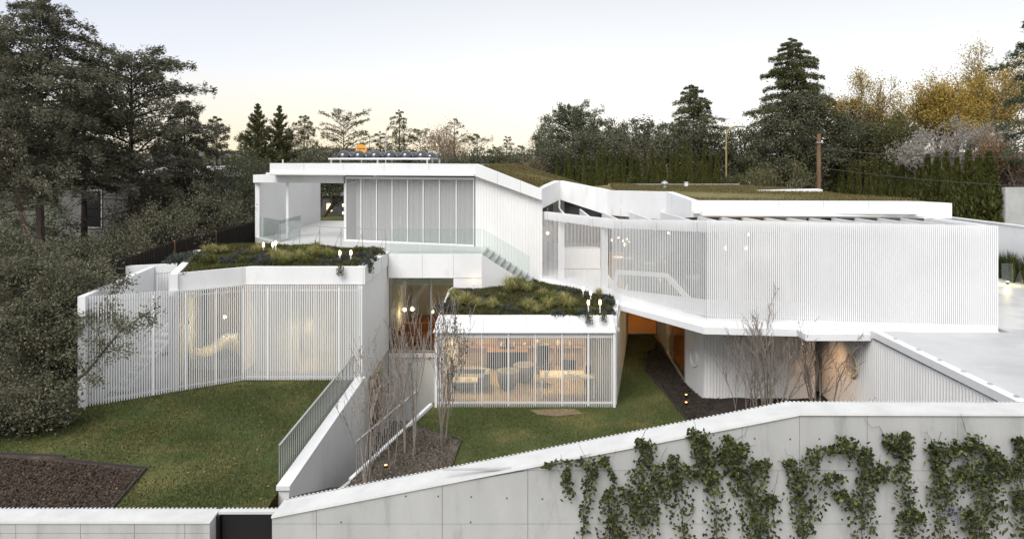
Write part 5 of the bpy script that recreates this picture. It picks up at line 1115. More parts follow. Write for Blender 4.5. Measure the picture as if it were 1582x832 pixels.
vine('eleventh vine, broad dark clump second from the right edge', [[(1520, 850), (1525, 790), (1530, 740), (1535, 705), (1530, 695)], [(1525, 790), (1510, 750), (1505, 715)], [(1535, 740), (1555, 715), (1560, 735)], [(1510, 850), (1500, 800), (1490, 790)], [(1515, 705), (1503, 685), (1498, 680)]], 1250, 411, .13)
vine('twelfth vine, cut off by the right edge of the photo', [[(1585, 850), (1580, 780), (1575, 720), (1578, 690), (1572, 674)], [(1580, 780), (1565, 760)]], 620, 412, .11)
ivf = thing('flower_cluster', 'cluster of small violet flowers among the eleventh vine', 'flowers', P(1472, 800, 8.88)); rf = np.random.default_rng(5)
M['violet'] = leafmat('violet_petals', [(.12, .11, .25), (.22, .20, .38), (.08, .07, .18)])
leaf_cards(rf, np.array(P(1472, 790, 8.88))[None] + rf.normal(0, .06, (110, 3)) * [1, .3, 1.3], .03, .6).build('petals', M['violet'], ivf)['kind'] = 'stuff'

# --- green roofs
RL = [(-10.55, 20.55), (-9.0, 22.15), (-5.28, 22.15), (-5.28, 26.3), (-10.6, 27.9), (-12.2, 27.6), (-12.5, 26.1)]
RM = [(p[0], p[1]) for p in mroof]
zRL = lambda x, y: 4.66 + .05 * np.sin(x * 2.1) * np.sin(y * 1.7) + np.where(y > 26, .05, 0)
def zRM(x, y): return 3.03 + .18 * np.clip((np.asarray(y) - 22.1) / 5.5, 0, 1) + .04 * np.sin(np.asarray(x) * 2.3) * np.sin(np.asarray(y) * 1.9)
flat(RL, zRL, 'roof_soil', 'roofsoil', .5); flat(RM, zRM, 'roof_soil', 'roofsoil', .5)
turf('ground_cover', RL, zRL, 26000, .09, 'sedum', 61, .018, 1.2); turf('ground_cover', RM, zRM, 30000, .09, 'sedum', 62, .018, 1.2)
rsl = np.random.default_rng(63)
def zslope(x, y): t = (np.asarray(y) - 28.55) / 7.45; xa = -1.35 + 1.65 * t; xb = 1.25 + 3.05 * t; u = np.clip((np.asarray(x) - xa) / (xb - xa), 0, 1); return lerp(8.10 + .03 * t, 7.04 - .14 * t, u)
turf('ground_cover', [(-1.3, 28.6), (1.2, 28.6), (4.2, 35.9), (.35, 35.9)], zslope, 20000, .10, 'drysedum', 64, .022, 1.0)
RR = [(p[0], p[1]) for p in MB_roof]
def zRR(x, y): return np.interp(x, [1.4, 4.4, 6.5, 7.2, 15.7], [7.02, 6.92, 6.86, 6.78, 6.78]) + np.interp(y, [24, 36], [0, .12])
turf('ground_cover', [(4.7, 29.9), (6.6, 26.4), (6.95, 24.4), (14.2, 23.6), (15.5, 24.6), (14.2, 27.3), (14.4, 32.8), (12.8, 36.8), (5.6, 36.8)], zRR, 50000, .10, 'drysedum', 65, .022, 1.0)
flat([(4.75, 29.9), (6.65, 26.4), (7.0, 24.45), (14.2, 23.65), (15.4, 24.6), (14.1, 27.3), (14.3, 32.8), (12.7, 36.7), (5.6, 36.7)], lambda x, y: zRR(x, y) + .012, 'roof_soil', 'roofturf', 1.0)

tuf = [blade_fan(np.random.default_rng(500 + i), 170, .42, .42, .011, .8).mesh('blades', M['tuft']) for i in range(3)]
spk = [blade_fan(np.random.default_rng(520 + i), 46, .34, .36, .035, .5).mesh('blades', M['spiky']) for i in range(2)]
def mound_mesh(seed, mat):
    r = np.random.default_rng(seed); n = 420; d = rvec(r, n); d[:, 2] = np.abs(d[:, 2]); p = d * (.30 * r.uniform(.55, 1.0, n) ** .5 * (1 + .25 * np.sin(d[:, 0] * 6 + seed) * np.sin(d[:, 1] * 5)))[:, None] * [1, 1, .75]
    m = MB(); m.leaves(p, unit(d + r.normal(0, .5, (n, 3)) + [0, 0, .3]), rvec(r, n), r.uniform(.06, .13, n), r.uniform(.02, .04, n)); return m.mesh('foliage', M[mat])
mnd = [mound_mesh(i, 'lavender') for i in range(3)] + [mound_mesh(9, 'darkleaf'), mound_mesh(10, 'cypress')]
def roof_plants(spots, zf, kind, meshes, fmt, cat, seed, smin=.8, smax=1.2):
    r = np.random.default_rng(seed); spots = sorted(spots)
    for i, s in enumerate(spots):
        px, py = s[0], s[1]; z = 4.7 if zf is zRL else 3.1
        for _ in range(4): x, y, z_ = PZ(px, py, z); z = float(zf(np.array([x]), np.array([y]))[0])
        k = r.uniform(smin, smax) * (s[2] if len(s) > 2 else 1)
        put_mesh(kind, meshes[i % len(meshes)], (x, y, z - .01), lab(fmt, i, len(spots)), cat, None, r.uniform(0, 6.28), k)
roof_plants([(330, 393), (318, 392), (345, 392), (425, 404, 1.2), (436, 406), (447, 405), (462, 404), (487, 398, 1.3), (505, 397), (398, 392)], zRL, 'grass_tuft', tuf, '{} feathery pale grass tuft from the left on the left roof garden', 'grass tuft', 71, .9, 1.25)
roof_plants([(450, 392), (470, 390), (478, 392), (488, 388, 1.2), (440, 410), (512, 402)], zRL, 'spiky_plant', spk, '{} bright green spiky plant from the left on the left roof garden', 'plant', 72)
roof_plants([(275, 405, 1.4), (290, 400, 1.3), (300, 398, 1.3), (310, 404, 1.3), (322, 408, 1.2), (338, 403), (352, 408), (366, 401), (380, 407), (395, 406), (410, 408), (376, 395), (404, 398), (530, 402), (548, 406), (560, 399), (572, 402, 1.1), (580, 393, 1.1), (520, 408), (565, 409), (500, 409), (478, 408), (415, 392), (555, 390)], zRL, 'low_shrub', mnd, '{} low grey-green shrub from the left on the left roof garden', 'shrub', 73)
roof_plants([(788, 452, 1.8), (720, 470, 1.2), (738, 475, 1.1), (709, 474), (814, 452), (838, 458), (816, 480, 1.1), (830, 484), (848, 478, 1.2), (871, 473, 1.4), (880, 476), (925, 458), (700, 462), (760, 478)], zRM, 'grass_tuft', tuf, '{} feathery pale grass tuft from the left on the middle roof garden', 'grass tuft', 74, .9, 1.2)
roof_plants([(795, 440, 1.2), (808, 444, 1.1), (820, 448), (805, 440), (848, 466, 1.1), (840, 470), (775, 462), (856, 464)], zRM, 'spiky_plant', spk, '{} bright green spiky plant from the left on the middle roof garden', 'plant', 75)
roof_plants([(708, 438, 1.1), (702, 452), (690, 478, 1.2), (700, 482, 1.3), (712, 484, 1.2), (722, 482), (745, 468), (765, 465), (780, 480), (796, 483), (752, 458), (826, 446), (868, 452), (880, 450), (892, 454), (908, 460), (936, 462), (940, 470), (930, 477), (918, 484), (900, 486), (885, 484), (862, 486), (940, 484), (835, 464), (820, 463), (725, 452), (860, 455)], zRM, 'low_shrub', mnd, '{} low grey-green shrub from the left on the middle roof garden', 'shrub', 76, .7, 1.05)
# trailing sprays over the parapets
for i, (px, py, d) in enumerate(((525, 420, 21.86), (572, 416, 22.6), (910, 494, 21.8), (932, 490, 21.8))):
    rt = np.random.default_rng(90 + i); c = np.array(P(px, py, d - .12)); m = leaf_cards(rt, c[None] + np.clip(rt.normal(0, 1, (160, 3)), -1.6, 1.6) * [.07, .03, .11] + [0, 0, .05], .085, .4)
    tag(m.build('trailing_plant', M['darkleaf'], None), ['left', 'right'][i % 2] + (' trailing sprig hanging over the left roof parapet' if i < 2 else ' trailing sprig hanging over the middle roof parapet'), 'plant')
# reeds by the garden wall
re_ = [blade_fan(np.random.default_rng(560 + i), 190, 1.25, .50, .016, .3).mesh('blades', M['reed']) for i in range(2)]
rr = np.random.default_rng(57)
for i in range(26): put_mesh('reed_clump', re_[i % 2], (21.65 + rr.uniform(-.22, .15), 25.0 + i * .27, 3.09), lab('{} dark green reed clump from the front along the white garden wall', i, 26), 'reeds', 'reeds along the white garden wall', rr.uniform(0, 6), rr.uniform(.75, 1.05))
# bark chips and clods on the beds
def chips(poly, zf, n, seed, mat):
    r = np.random.default_rng(seed); X = scatter(r, poly, n); p = np.concatenate([X, (zf(X[:, 0], X[:, 1]) + .035)[:, None]], 1)
    m = MB(); m.leaves(p, rvec(r, n), rvec(r, n), r.uniform(.03, .11, n), r.uniform(.02, .05, n)); o = m.build('bark_chips', M[mat], None); o['kind'] = 'stuff'
M['chip'] = leafmat('bark_chip', [(.03, .02, .015), (.07, .05, .035), (.12, .09, .07), (.05, .036, .028)], .0, .9); M['clod'] = leafmat('soil_clod', [(.022, .016, .012), (.045, .034, .027), (.03, .022, .018)], .0, .9); M['straw'] = leafmat('dry_straw', [(.09, .075, .06), (.15, .13, .10), (.20, .17, .13)], .0, .9)
chips([(-8.8, 15.4), (-8.4, 13.2), (-13, 13.2), (-13, 15.6)], lambda x, y: zL(x, y), 9000, 701, 'chip')
chips(bedM[:3] + [(-1.7, 15), (-4.1, 15)] + bedM[5:], lambda x, y: zM(x, y) + .02, 8000, 702, 'straw')
chips(bedR[:4] + [(10.3, 22.4), (10.3, 16), (5.9, 16)] + bedR[9:], lambda x, y: zM(x, y) + .03, 9000, 703, 'clod')
# fallen leaves
rl = np.random.default_rng(66); X = scatter(rl, [(-15, 13.2), (-15, 18.5), (-12.5, 18.3), (-9, 21.5), (-5.4, 21.5), (-5.4, 13.2)], 150); pts = np.concatenate([X, zL(X[:, 0], X[:, 1])[:, None] + .05], 1)
X2 = scatter(rl, [(-2.5, 15), (-2.5, 21.5), (5.2, 21.5), (5.5, 15)], 60); pts = np.concatenate([pts, np.concatenate([X2, zM(X2[:, 0], X2[:, 1])[:, None] + .05], 1)])
n = len(pts); o = MB().leaves(pts, rvec(rl, n) * [1, 1, .2], np.tile([[0, 0, 1.0]], (n, 1)) + rl.normal(0, .2, (n, 3)), .06, .04).build('fallen_leaves', M['litter'], None); o['kind'] = 'stuff'
# ------------------------------------------------------------------ lamps
def bollard(loc, label, h=.42):
    t = thing('bollard_lamp', label, 'lamp', loc, 'bollard lamps on the roof gardens')
    MB().lathe(loc, [(.022, 0), (.022, h * .55), (.03, h * .55), (.03, h * .6)], 8).build('stem', M['whitemetal'], t)
    MB().lathe(loc, [(.02, h * .6), (.04, h * .68), (.045, h * .85), (.03, h * .97), (.008, h)], 10).build('globe', M['bulb'], t, True)
for i, (px, py) in enumerate(((407, 391), (421.5, 391), (426, 388), (525, 405), (542, 404.5))):
    bollard(PZ(px, py, 4.68), 'lit bollard lamp, {} from the left on the left roof garden'.format(ordinal(i + 1)), .42)
for i, (px, py, h) in enumerate(((731.5, 450, .50), (738, 442, .50), (901, 460, .44), (912.5, 464, .36), (909, 482, .42), (927, 482.5, .44))):
    bollard(PZ(px, py, 3.12), 'lit bollard lamp, {} from the left on the middle roof garden'.format(ordinal(i + 1)), h)
for i, (px, py, z) in enumerate(((596, 723, .02), (598, 712, -.1), (1060, 613, .06), (1060, 625, .06))):
    x, y, z = PZ(px, py, z); t = thing('ground_spot', ['lower', 'upper'][i % 2 if i < 2 else (i + 1) % 2] + (' glowing ground spot in the soil bed by the sunken entrance' if i < 2 else ' orange ground spot in the dark soil bed of right passage'), 'lamp', (x, y, z))
    MB().lathe((x, y, z), [(.04, 0), (.05, .05), (.04, .09)], 10).build('housing', M['black'], t); MB().lathe((x, y, z), [(.035, .0905), (.035, .10)], 10).build('lens', M['spot'], t)
def pendant(px, py, d, ztop, r, label, e=0, kind='globe', mat='warmbulb', grp=None):
    x, y, z = P(px, py, d); t = thing('pendant_lamp', label, 'lamp', (x, y, z), grp)
    MB().tube([(x, y, z + r), (x, y, ztop)], .008, 5).build('cord', M['alu'], t)
    if kind == 'globe': MB().lathe((x, y, z), [(.01, -r), (r * .7, -r * .7), (r, 0), (r * .7, r * .7), (.01, r)], 12).build('globe', M[mat], t, True)
    else:
        sh = MB()
        for k in range(5): zz = -r + k * r * .42; sh.lathe((x, y, z), [(r * .8, zz), (r * .85, zz + r * .30)], 16)
        sh.build('lamp_shade', M['linen'], t); MB().lathe((x, y, z), [(.01, -.1), (.06, 0), (.01, .1)], 10).build('bulb', M[mat], t)
    if e:
        l = bpy.data.lights.new('bulb_light', 'POINT'); l.energy = e; l.color = (1, .72, .40); l.shadow_soft_size = r + .05; o = bpy.data.objects.new('bulb_light', l); COL.objects.link(o); o.parent = t; o.location = (0, -.0, -r - .12)
    return t
pendant(474, 499, 23.4, 4.05, .24, 'left woven drum pendant behind the left pavilion screen', 24, 'drum')
pendant(498, 488, 23.2, 4.05, .26, 'right woven drum pendant behind the left pavilion screen', 24, 'drum')
pendant(347, 489, 23.6, 4.05, .06, 'small glowing pendant behind the folded slat screen', 26)
pendant(625, 478, 29, 4.1, .09, 'left round pendant behind the recessed picture window', 4)
pendant(637, 477, 29.5, 4.1, .09, 'right round pendant behind the recessed picture window', 4)
pendant(668, 481, 30, 4.1, .08, 'small pendant on the right behind the recessed picture window', 2)
pendant(846, 360, 27.6, 6.3, .06, 'small bright pendant nearest the tall white wall')
for i, (px, py) in enumerate(((945, 371), (955, 367), (962, 372), (968, 369), (972, 373))): pendant(px, py, 29 + (i % 2) * .3, 6.3, .04, '{} bulb from the left in the kitchen pendant cluster'.format(ordinal(i + 1)), 14 if i == 2 else 0)
pendant(959, 349, 27.5, 6.3, .07, 'ceiling-high pendant above the kitchen cluster')
pendant(1033, 360, 27, 6.3, .05, 'small pendant before the dark brown curtain')
for i, px in enumerate((1121, 1153)): pendant(px, 383, 22.6, 6.2, .07, ['left', 'right'][i] + ' warm pendant behind the right wing slats', 6)
pendant(1157, 362, 23.4, 6.2, .05, 'tiny high pendant behind the right wing slats')
def ceiling_lamp(loc, e, label, col=(1, .74, .42)):
    t = thing('ceiling_lamp', label, 'lamp', loc); MB().lathe(loc, [(.16, -.06), (.18, 0)], 16).build('housing', M['whitemetal'], t); MB().lathe(loc, [(.14, -.075), (.14, -.061)], 16).build('diffuser', M['warmbulb'], t)
    l = bpy.data.lights.new('lamp_light', 'POINT'); l.energy = e; l.color = col; l.shadow_soft_size = .15; o = bpy.data.objects.new('lamp_light', l); COL.objects.link(o); o.parent = t; o.location = (0, 0, -.25)
ceiling_lamp((-1.2, 24.4, 2.41), 65, 'ceiling lamp at the left in the middle pavilion study')
ceiling_lamp((1.6, 24.2, 2.41), 65, 'ceiling lamp at the right in the middle pavilion study')
ceiling_lamp((-6.6, 24.1, .79), 52, 'ceiling lamp inside the basement room')
ceiling_lamp((6.1, 33.5, 2.69), 39, 'ceiling lamp in the room at the end of the right passage', (1, .62, .3))
ceiling_lamp((8.4, 26.5, 2.69), 52, 'ceiling lamp in the room beside the right passage', (1, .62, .3))
ceiling_lamp((-4.2, 30.0, 4.19), 20, 'ceiling lamp inside the recessed link room')
wt = thing('wall_washer', 'small downlight under the canopy lighting the corner by round window', 'lamp', (9.7, 21.3, 2.69)); MB().lathe((9.7, 21.3, 2.69), [(.07, -.10), (.08, 0)], 12).build('housing', M['whitemetal'], wt); MB().lathe((9.7, 21.3, 2.69), [(.06, -.112), (.06, -.101)], 12).build('diffuser', M['warmbulb'], wt)
l = bpy.data.lights.new('lamp_light', 'SPOT'); l.energy = 62; l.color = (1, .60, .33); l.spot_size = math.radians(95); l.spot_blend = 1.0; l.shadow_soft_size = .08; o = bpy.data.objects.new('lamp_light', l); COL.objects.link(o); o.parent = wt; o.location = (-.25, .1, -.22); o.rotation_euler = Vector((-1.2, -.1, 1.5)).to_track_quat('Z', 'Y').to_euler()
t = thing('uplight', 'yellow-green uplight among the reeds right of the house', 'lamp', (20.9, 27.3, 3.1)); MB().lathe((20.9, 27.3, 3.1), [(.06, 0), (.06, .1)], 10).build('housing', M['black'], t); MB().lathe((20.9, 27.3, 3.1), [(.05, .101), (.05, .12)], 10).build('lens', M['warmbulb'], t)
l = bpy.data.lights.new('uplight_light', 'POINT'); l.energy = 12; l.color = (1, .85, .3); l.shadow_soft_size = .05; o = bpy.data.objects.new('uplight_light', l); COL.objects.link(o); o.parent = t; o.location = (-.1, -.1, .3)
lb = [o for o in COL.objects if o.name.startswith('bollard_lamp') and 'second from the left on the middle' in o['label']][0]
l = bpy.data.lights.new('bulb_light', 'POINT'); l.energy = 22; l.color = (1, .85, .6); l.shadow_soft_size = .05; o = bpy.data.objects.new('bulb_light', l); COL.objects.link(o); o.parent = lb; o.location = (0, 0, .56)
# ------------------------------------------------------------------ furniture seen through the glass
def box_thing(name, label, cat, parts, base, group=None):
    t = thing(name, label, cat, base, group)
    for pn, mat, bx in parts:
        m = MB()
        for b in bx: m.box(*b)
        m.build(pn, M[mat], t)
    return t
bk = thing('bookcase', 'warm wood bookcase along the back of the lit study', 'bookcase', (.3, 26.3, .03))
for z in (.75, 1.25, 1.60, 1.95, 2.28): MB().box(-2.2, 2.9, 26.1, 26.48, z, z + .05).build('shelf', M['shelfwood'], bk)
for x in (-2.2, -.9, .4, 1.7, 2.85): MB().box(x, x + .05, 26.12, 26.48, .05, .749).build('upright', M['shelfwood'], bk)
rb = random.Random(4)
cols = [surf('book_cover_%d' % i, c, None, .7) for i, c in enumerate(((.55, .45, .32), (.30, .10, .06), (.10, .12, .16), (.62, .58, .50), (.35, .24, .12), (.18, .16, .14)))]
bi = 0
for z in (1.30, 1.65, 2.0):
    x = .45
    while x < 2.75:
        w_ = rb.uniform(.05, .11); h_ = rb.uniform(.17, .28)
        if rb.random() < .8:
            o = MB().box(x, x + w_ * .92, 26.16, 26.38, z + .001, z + h_).build('book', cols[rb.randrange(6)], None, at=(x, 26.2, z)); bi += 1
            o.data.transform(Matrix.Translation((0, 0, 0))); tag(o, 'upright book on the shelves at the right of the lit study', 'book', 'books in the study')
        x += w_
box_thing('television', 'wide black television at the back of the lit study', 'television', [('screen', 'screenblack', [(-.75, .35, 25.9, 25.95, 1.30, 2.05)]), ('stand', 'black', [(-.5, .1, 25.85, 26.05, .80, .82), (-.25, -.15, 25.9, 25.95, .82, 1.30)])], (-.2, 25.9, .8))
box_thing('desk', 'pale desk with computer at the right front of the study', 'desk', [('tabletop', 'linen', [(1.0, 2.9, 22.5, 23.3, .70, .75)]), ('leg', 'whitemetal', [(1.03, 1.08, 22.55, 22.6, .03, .70)]), ('leg', 'whitemetal', [(2.82, 2.87, 22.55, 22.6, .03, .70)]), ('leg', 'whitemetal', [(1.03, 1.08, 23.2, 23.25, .03, .70)]), ('leg', 'whitemetal', [(2.82, 2.87, 23.2, 23.25, .03, .70)])], (2, 22.9, .03))
box_thing('monitor', 'black computer monitor on the pale study desk', 'monitor', [('screen', 'screenblack', [(1.75, 2.25, 22.9, 22.93, .90, 1.24)]), ('stand', 'whitemetal', [(1.96, 2.04, 22.95, 22.98, .78, 1.0), (1.88, 2.12, 22.85, 23.05, .752, .77)])], (2, 22.9, .75))
box_thing('speaker', 'small dark loudspeaker on the right end of the study desk', 'speaker', [('cabinet', 'black', [(2.62, 2.80, 22.9, 23.05, .752, 1.02)]), ('cone', 'fabric', [(2.66, 2.76, 22.893, 22.899, .80, .90)])], (2.7, 22.9, .75))
ch = thing('office_chair', 'tall black office chair behind the study desk', 'chair', (1.15, 23.9, .03))
MB().lathe((1.15, 23.9, .03), [(.03, .06), (.03, .45)], 8).build('column', M['steel'], ch); MB().box(.9, 1.4, 23.65, 24.15, .50, .60).build('seat', M['black'], ch)
MB().prism([(.93, 24.1), (1.37, 24.1), (1.34, 24.2), (.96, 24.2)], .65, [1.42, 1.42, 1.5, 1.5]).build('backrest', M['black'], ch)
for s in (-1, 1): MB().box(1.15 + s * .28 - .03, 1.15 + s * .28 + .03, 23.75, 24.05, .78, .82).build('armrest', M['black'], ch)
for k in range(5): a = k * 1.2566; MB().bar((1.15, 23.9, .10), (1.15 + .3 * math.cos(a), 23.9 + .3 * math.sin(a), .07), .04, .04).build('foot', M['steel'], ch)
def sofa(name, label, x0, x1, y0, y1, z, mat, hb=.75, face=-1):
    t = thing(name, label, 'sofa', ((x0 + x1) / 2, (y0 + y1) / 2, z)); MB().box(x0, x1, y0, y1, z + .08, z + .34).build('base', M[mat], t)
    MB().box(x0, x1, y1 - .22, y1 - .001, z + .341, z + hb).build('backrest', M[mat], t) if face < 0 else MB().box(x0, x1, y0 + .001, y0 + .22, z + .341, z + hb).build('backrest', M[mat], t)
    for xa, xb in ((x0 - .18, x0 - .002), (x1 + .002, x1 + .18)): MB().box(xa, xb, y0, y1, z + .05, z + .58).build('armrest', M[mat], t)
    n = max(1, int((x1 - x0) / .75)); ya, yb = (y0, y1 - .23) if face < 0 else (y0 + .23, y1)
    for i in range(n): MB().box(x0 + (x1 - x0) * i / n + .01, x0 + (x1 - x0) * (i + 1) / n - .01, ya, yb, z + .341, z + .46).build('cushion', M[mat], t)
sofa('sofa', 'low grey sofa at the left of the lit study', -2.1, -1.0, 23.3, 24.0, .03, 'fabric', .62)
box_thing('side_table', 'pale side table with papers at the left front of the study', 'table', [('tabletop', 'linen', [(-2.2, -1.2, 22.35, 22.85, .62, .66)]), ('leg', 'whitemetal', [(-2.15, -2.1, 22.4, 22.45, .03, .62)]), ('leg', 'whitemetal', [(-1.3, -1.25, 22.4, 22.45, .03, .62)]), ('papers', 'paper', [(-2.0, -1.8, 22.5, 22.75, .661, .70), (-1.6, -1.4, 22.45, 22.7, .661, .68)])], (-1.7, 22.6, .03))
rs = random.Random(12)
for k in range(26):
    x = rs.uniform(-2.1, .3) if k < 18 else rs.uniform(.5, 2.7); z = rs.choice((.801, 1.301, 1.651, 2.001)) if k < 18 else .801
    hh = rs.uniform(.08, .26); rr_ = rs.uniform(.03, .07); mt = rs.choice(('black', 'fabric', 'linen', 'orangefab', 'white', 'shelfwood', 'darkcurtain'))
    pr = [(rr_ * .6, 0), (rr_, hh * .35), (rr_ * .9, hh * .7), (rr_ * .45, hh)] if k % 2 else [(rr_ * .9, 0), (rr_, hh * .1), (rr_, hh * .9), (rr_ * .9, hh)]
    o = MB().lathe((x, 26.28, z), pr, 10).build('ornament', M[mt], None, at=(x, 26.28, z)); tag(o, 'small vase or ornament standing on the shelves of the lit study', 'ornament', 'ornaments on the study shelves')
def tub(label, x, y, z, mat): 
    t = thing('armchair', label, 'chair', (x, y, z)); pr = [(.30, .05), (.38, .3), (.40, .62), (.34, .63), (.30, .40), (.02, .38)]
    MB().lathe((x, y, z), pr, 16).build('tub', M[mat], t, True); MB().lathe((x, y, z), [(.28, .405), (.28, .48)], 14).build('cushion', M['fabric'], t)
tub('dark tub armchair left of the study desk', -.15, 23.6, .03, 'fabric'); tub('dark tub armchair beside the black office chair', .45, 24.3, .03, 'fabric')
for i, (x, w_) in enumerate(((-1.9, .3), (-1.45, .35), (-.95, .28))): box_thing('picture_frame', ['first', 'second', 'third'][i] + ' small framed picture from the left on the study shelves', 'picture', [('frame', 'black', [(x, x + w_, 26.12, 26.15, 1.652, 1.652 + w_ * .75)]), ('print', 'paper', [(x + .03, x + w_ - .03, 26.112, 26.119, 1.685, 1.62 + w_ * .75)])], (x, 26.1, 1.65))
box_thing('side_cabinet', 'low dark media cabinet below the study television', 'cabinet', [('body', 'black', [(-1.0, .6, 25.6, 26.05, .1, .74)]), ('top', 'shelfwood', [(-1.02, .62, 25.58, 26.07, .741, .77)])], (-.2, 25.8, .03))
t = thing('potted_plant', 'small potted plant on the left end of the study desk', 'plant', (1.2, 22.75, .75)); MB().lathe((1.2, 22.75, .751), [(.06, 0), (.08, .14)], 10).build('pot', M['white'], t); leaf_cards(np.random.default_rng(2), np.array([[1.2, 22.75, 1.05]]) + np.random.default_rng(3).normal(0, .10, (70, 3)), .10, .45).build('foliage', M['darkleaf'], t)
# left pavilion bedroom
bd = thing('bed', 'bed with rumpled cream cover behind the folded slat screen', 'bed', (-10.2, 23.3, .98))
MB().box(-11.2, -9.5, 22.6, 24.7, 1.0, 1.35).build('frame', M['white'], bd); bm_ = MB(); rr = np.random.default_rng(6); N = 14
xs = np.linspace(-11.25, -9.48, N); ys = np.linspace(22.5, 24.6, N); X, Y = np.meshgrid(xs, ys); Z = 1.55 + .12 * np.sin(X * 5 + Y * 2) + .35 * np.exp(-((X + 9.8) ** 2 + (Y - 23.2) ** 2) / .4) + rr.normal(0, .03, X.shape)
i = np.arange(N * N).reshape(N, N); bm_.quads(np.stack([X, Y, Z], -1).reshape(-1, 3), np.stack([i[:-1, :-1], i[:-1, 1:], i[1:, 1:], i[1:, :-1]], -1).reshape(-1, 4)).build('bedspread', M['linen'], bd, True)
for x in (-10.9, -10.1): MB().box(x, x + .6, 24.25, 24.6, 1.5, 1.75).build('pillow', M['white'], bd)
sofa('sofa', 'grey sofa in shade behind the left pavilion screen', -7.6, -6.2, 24.2, 25.0, .98, 'fabric')
# link room, upper room, passage rooms
sofa('sofa', 'orange sofa behind the recessed picture window', -4.7, -3.4, 27.6, 28.4, .48, 'orangefab')
box_thing('coffee_table', 'low wooden table behind the recessed picture window', 'table', [('tabletop', 'shelfwood', [(-3.1, -2.5, 28, 28.8, .85, .9)]), ('leg', 'shelfwood', [(-3.06, -3.0, 28.05, 28.1, .48, .85)]), ('leg', 'shelfwood', [(-2.6, -2.54, 28.05, 28.1, .48, .85)])], (-2.8, 28.4, .48))
sofa('sofa', 'long dark sofa behind the upper room curtains', -4.9, -1.9, 31.6, 32.5, 4.55, 'fabric', .85)
tub('dark armchair at the left of the upper room sofa', -5.9, 31.6, 4.55, 'fabric')
box_thing('bed', 'cream bed in the room beside the right passage', 'bed', [('frame', 'shelfwood', [(7.6, 9.2, 25.2, 27.0, .05, .35)]), ('mattress', 'linen', [(7.65, 9.15, 25.25, 26.95, .351, .6)])], (8.4, 26, .02))
for i, (px, d) in enumerate(((955, 29.3), (972, 29.0), (1002, 27.6))):
    x, y, _ = P(px, 0, d); box_thing('bar_stool', ['left', 'middle', 'right'][i] + ' white stool near the kitchen in the right wing', 'stool', [('seat', 'white', [(x - .2, x + .2, y - .2, y + .2, 3.92, 3.97)]), ('leg', 'steel', [(x - .18, x - .15, y - .18, y - .15, 3.25, 3.92)]), ('leg', 'steel', [(x + .15, x + .18, y - .18, y - .15, 3.25, 3.92)]), ('leg', 'steel', [(x - .18, x - .15, y + .15, y + .18, 3.25, 3.92)]), ('leg', 'steel', [(x + .15, x + .18, y + .15, y + .18, 3.25, 3.92)])], (x, y, 3.25))
t = thing('round_table', 'round white table inside the curved corner of right wing', 'table', (7.0, 23.9, 3.25)); MB().lathe((7.0, 23.9, 3.25), [(.6, .72), (.6, .75)], 20).build('tabletop', M['white'], t); MB().lathe((7.0, 23.9, 3.25), [(.25, .0), (.04, .05), (.04, .719)], 12).build('pedestal', M['white'], t)
# ------------------------------------------------------------------ roof equipment
pl = thing('collector_platform', 'flat platform on short legs carrying roof domes', 'platform', (-6.5, 33.5, 8.2))
MB().prism([P(508, 0, 32.5)[:2], P(664, 0, 32.5)[:2], P(680, 0, 34.5)[:2], P(522, 0, 34.5)[:2]], 8.40, 8.44).build('deck', M['alu'], pl)
MB().prism([P(507, 0, 32.48)[:2], P(664, 0, 32.48)[:2], P(664, 0, 32.5)[:2], P(507, 0, 32.5)[:2]], 8.38, 8.46).build('edge_trim', M['white'], pl)
for px, d in ((512, 32.6), (583.5, 32.6), (660, 32.6), (668, 33.5), (679, 34.4), (526, 34.4)):
    x, y, _ = P(px, 0, d); MB().box(x - .04, x + .04, y - .04, y + .04, 8.18, 8.39).build('leg', M['alu'], pl)
M['dome'] = surf('tinted_dome', (.035, .038, .045), None, .04, spec=1.0)
DP = [(531.5, 33), (555, 33), (580, 33), (603, 33), (627.5, 33), (651.5, 33), (543, 33.9), (567, 33.9), (591, 33.9), (614, 33.9), (638, 33.9), (666, 34.0)]
for i, (px, d) in enumerate(DP):
    x, y, _ = P(px, 0, d); t = thing('collector_dome', (lab('{} grey glossy dome from the left in the front row of roof domes', i, 6) if i < 6 else lab('{} grey glossy dome from the left in the rear row of roof domes', i - 6, 6)), 'dome', (x, y, 8.44), 'domes on the roof platform')
    hd = .37 if i < 6 else .30; MB().lathe((x, y, 8.44), [(.37, 0.002), (.37, .03), (.34, .04)], 24).build('rim', M['alu'], t); MB().lathe((x, y, 8.44), [(.345 * math.cos(a), .041 + hd * math.sin(a)) for a in np.linspace(0, 1.5, 9)], 24).build('shell', M['dome'], t, True)
x, y, z = P(558, 231, 36.5); t = thing('satellite_dish', 'orange round dish with dark lettering behind the roof domes', 'dish', (x, y, 8.2))
MB().tube([(x, y - .03, z), (x, y + .05, z)], .30, 24).build('reflector', M['orange'], t); MB().tube([(x, y + .08, 8.1), (x, y + .08, z)], .03, 6).build('mast', M['steel'], t)
def text(parent, body, loc, size, mat, name='lettering'):
    cu = bpy.data.curves.new(name, 'FONT'); cu.body = body; cu.size = size; cu.align_x = 'CENTER'; cu.align_y = 'CENTER'; cu.extrude = .003; cu.materials.append(M[mat]); o = bpy.data.objects.new(name, cu); COL.objects.link(o); o.parent = parent; o.location = Vector(loc) - world_loc(parent); o.rotation_euler = (math.radians(90), 0, 0)
    bpy.context.view_layer.update(); me = bpy.data.meshes.new_from_object(o.evaluated_get(bpy.context.evaluated_depsgraph_get())); me.materials.clear(); me.materials.append(M[mat])
    q = bpy.data.objects.new(name, me); COL.objects.link(q); q.parent = parent; q.location = o.location; q.rotation_euler = o.rotation_euler; bpy.data.objects.remove(o); return q
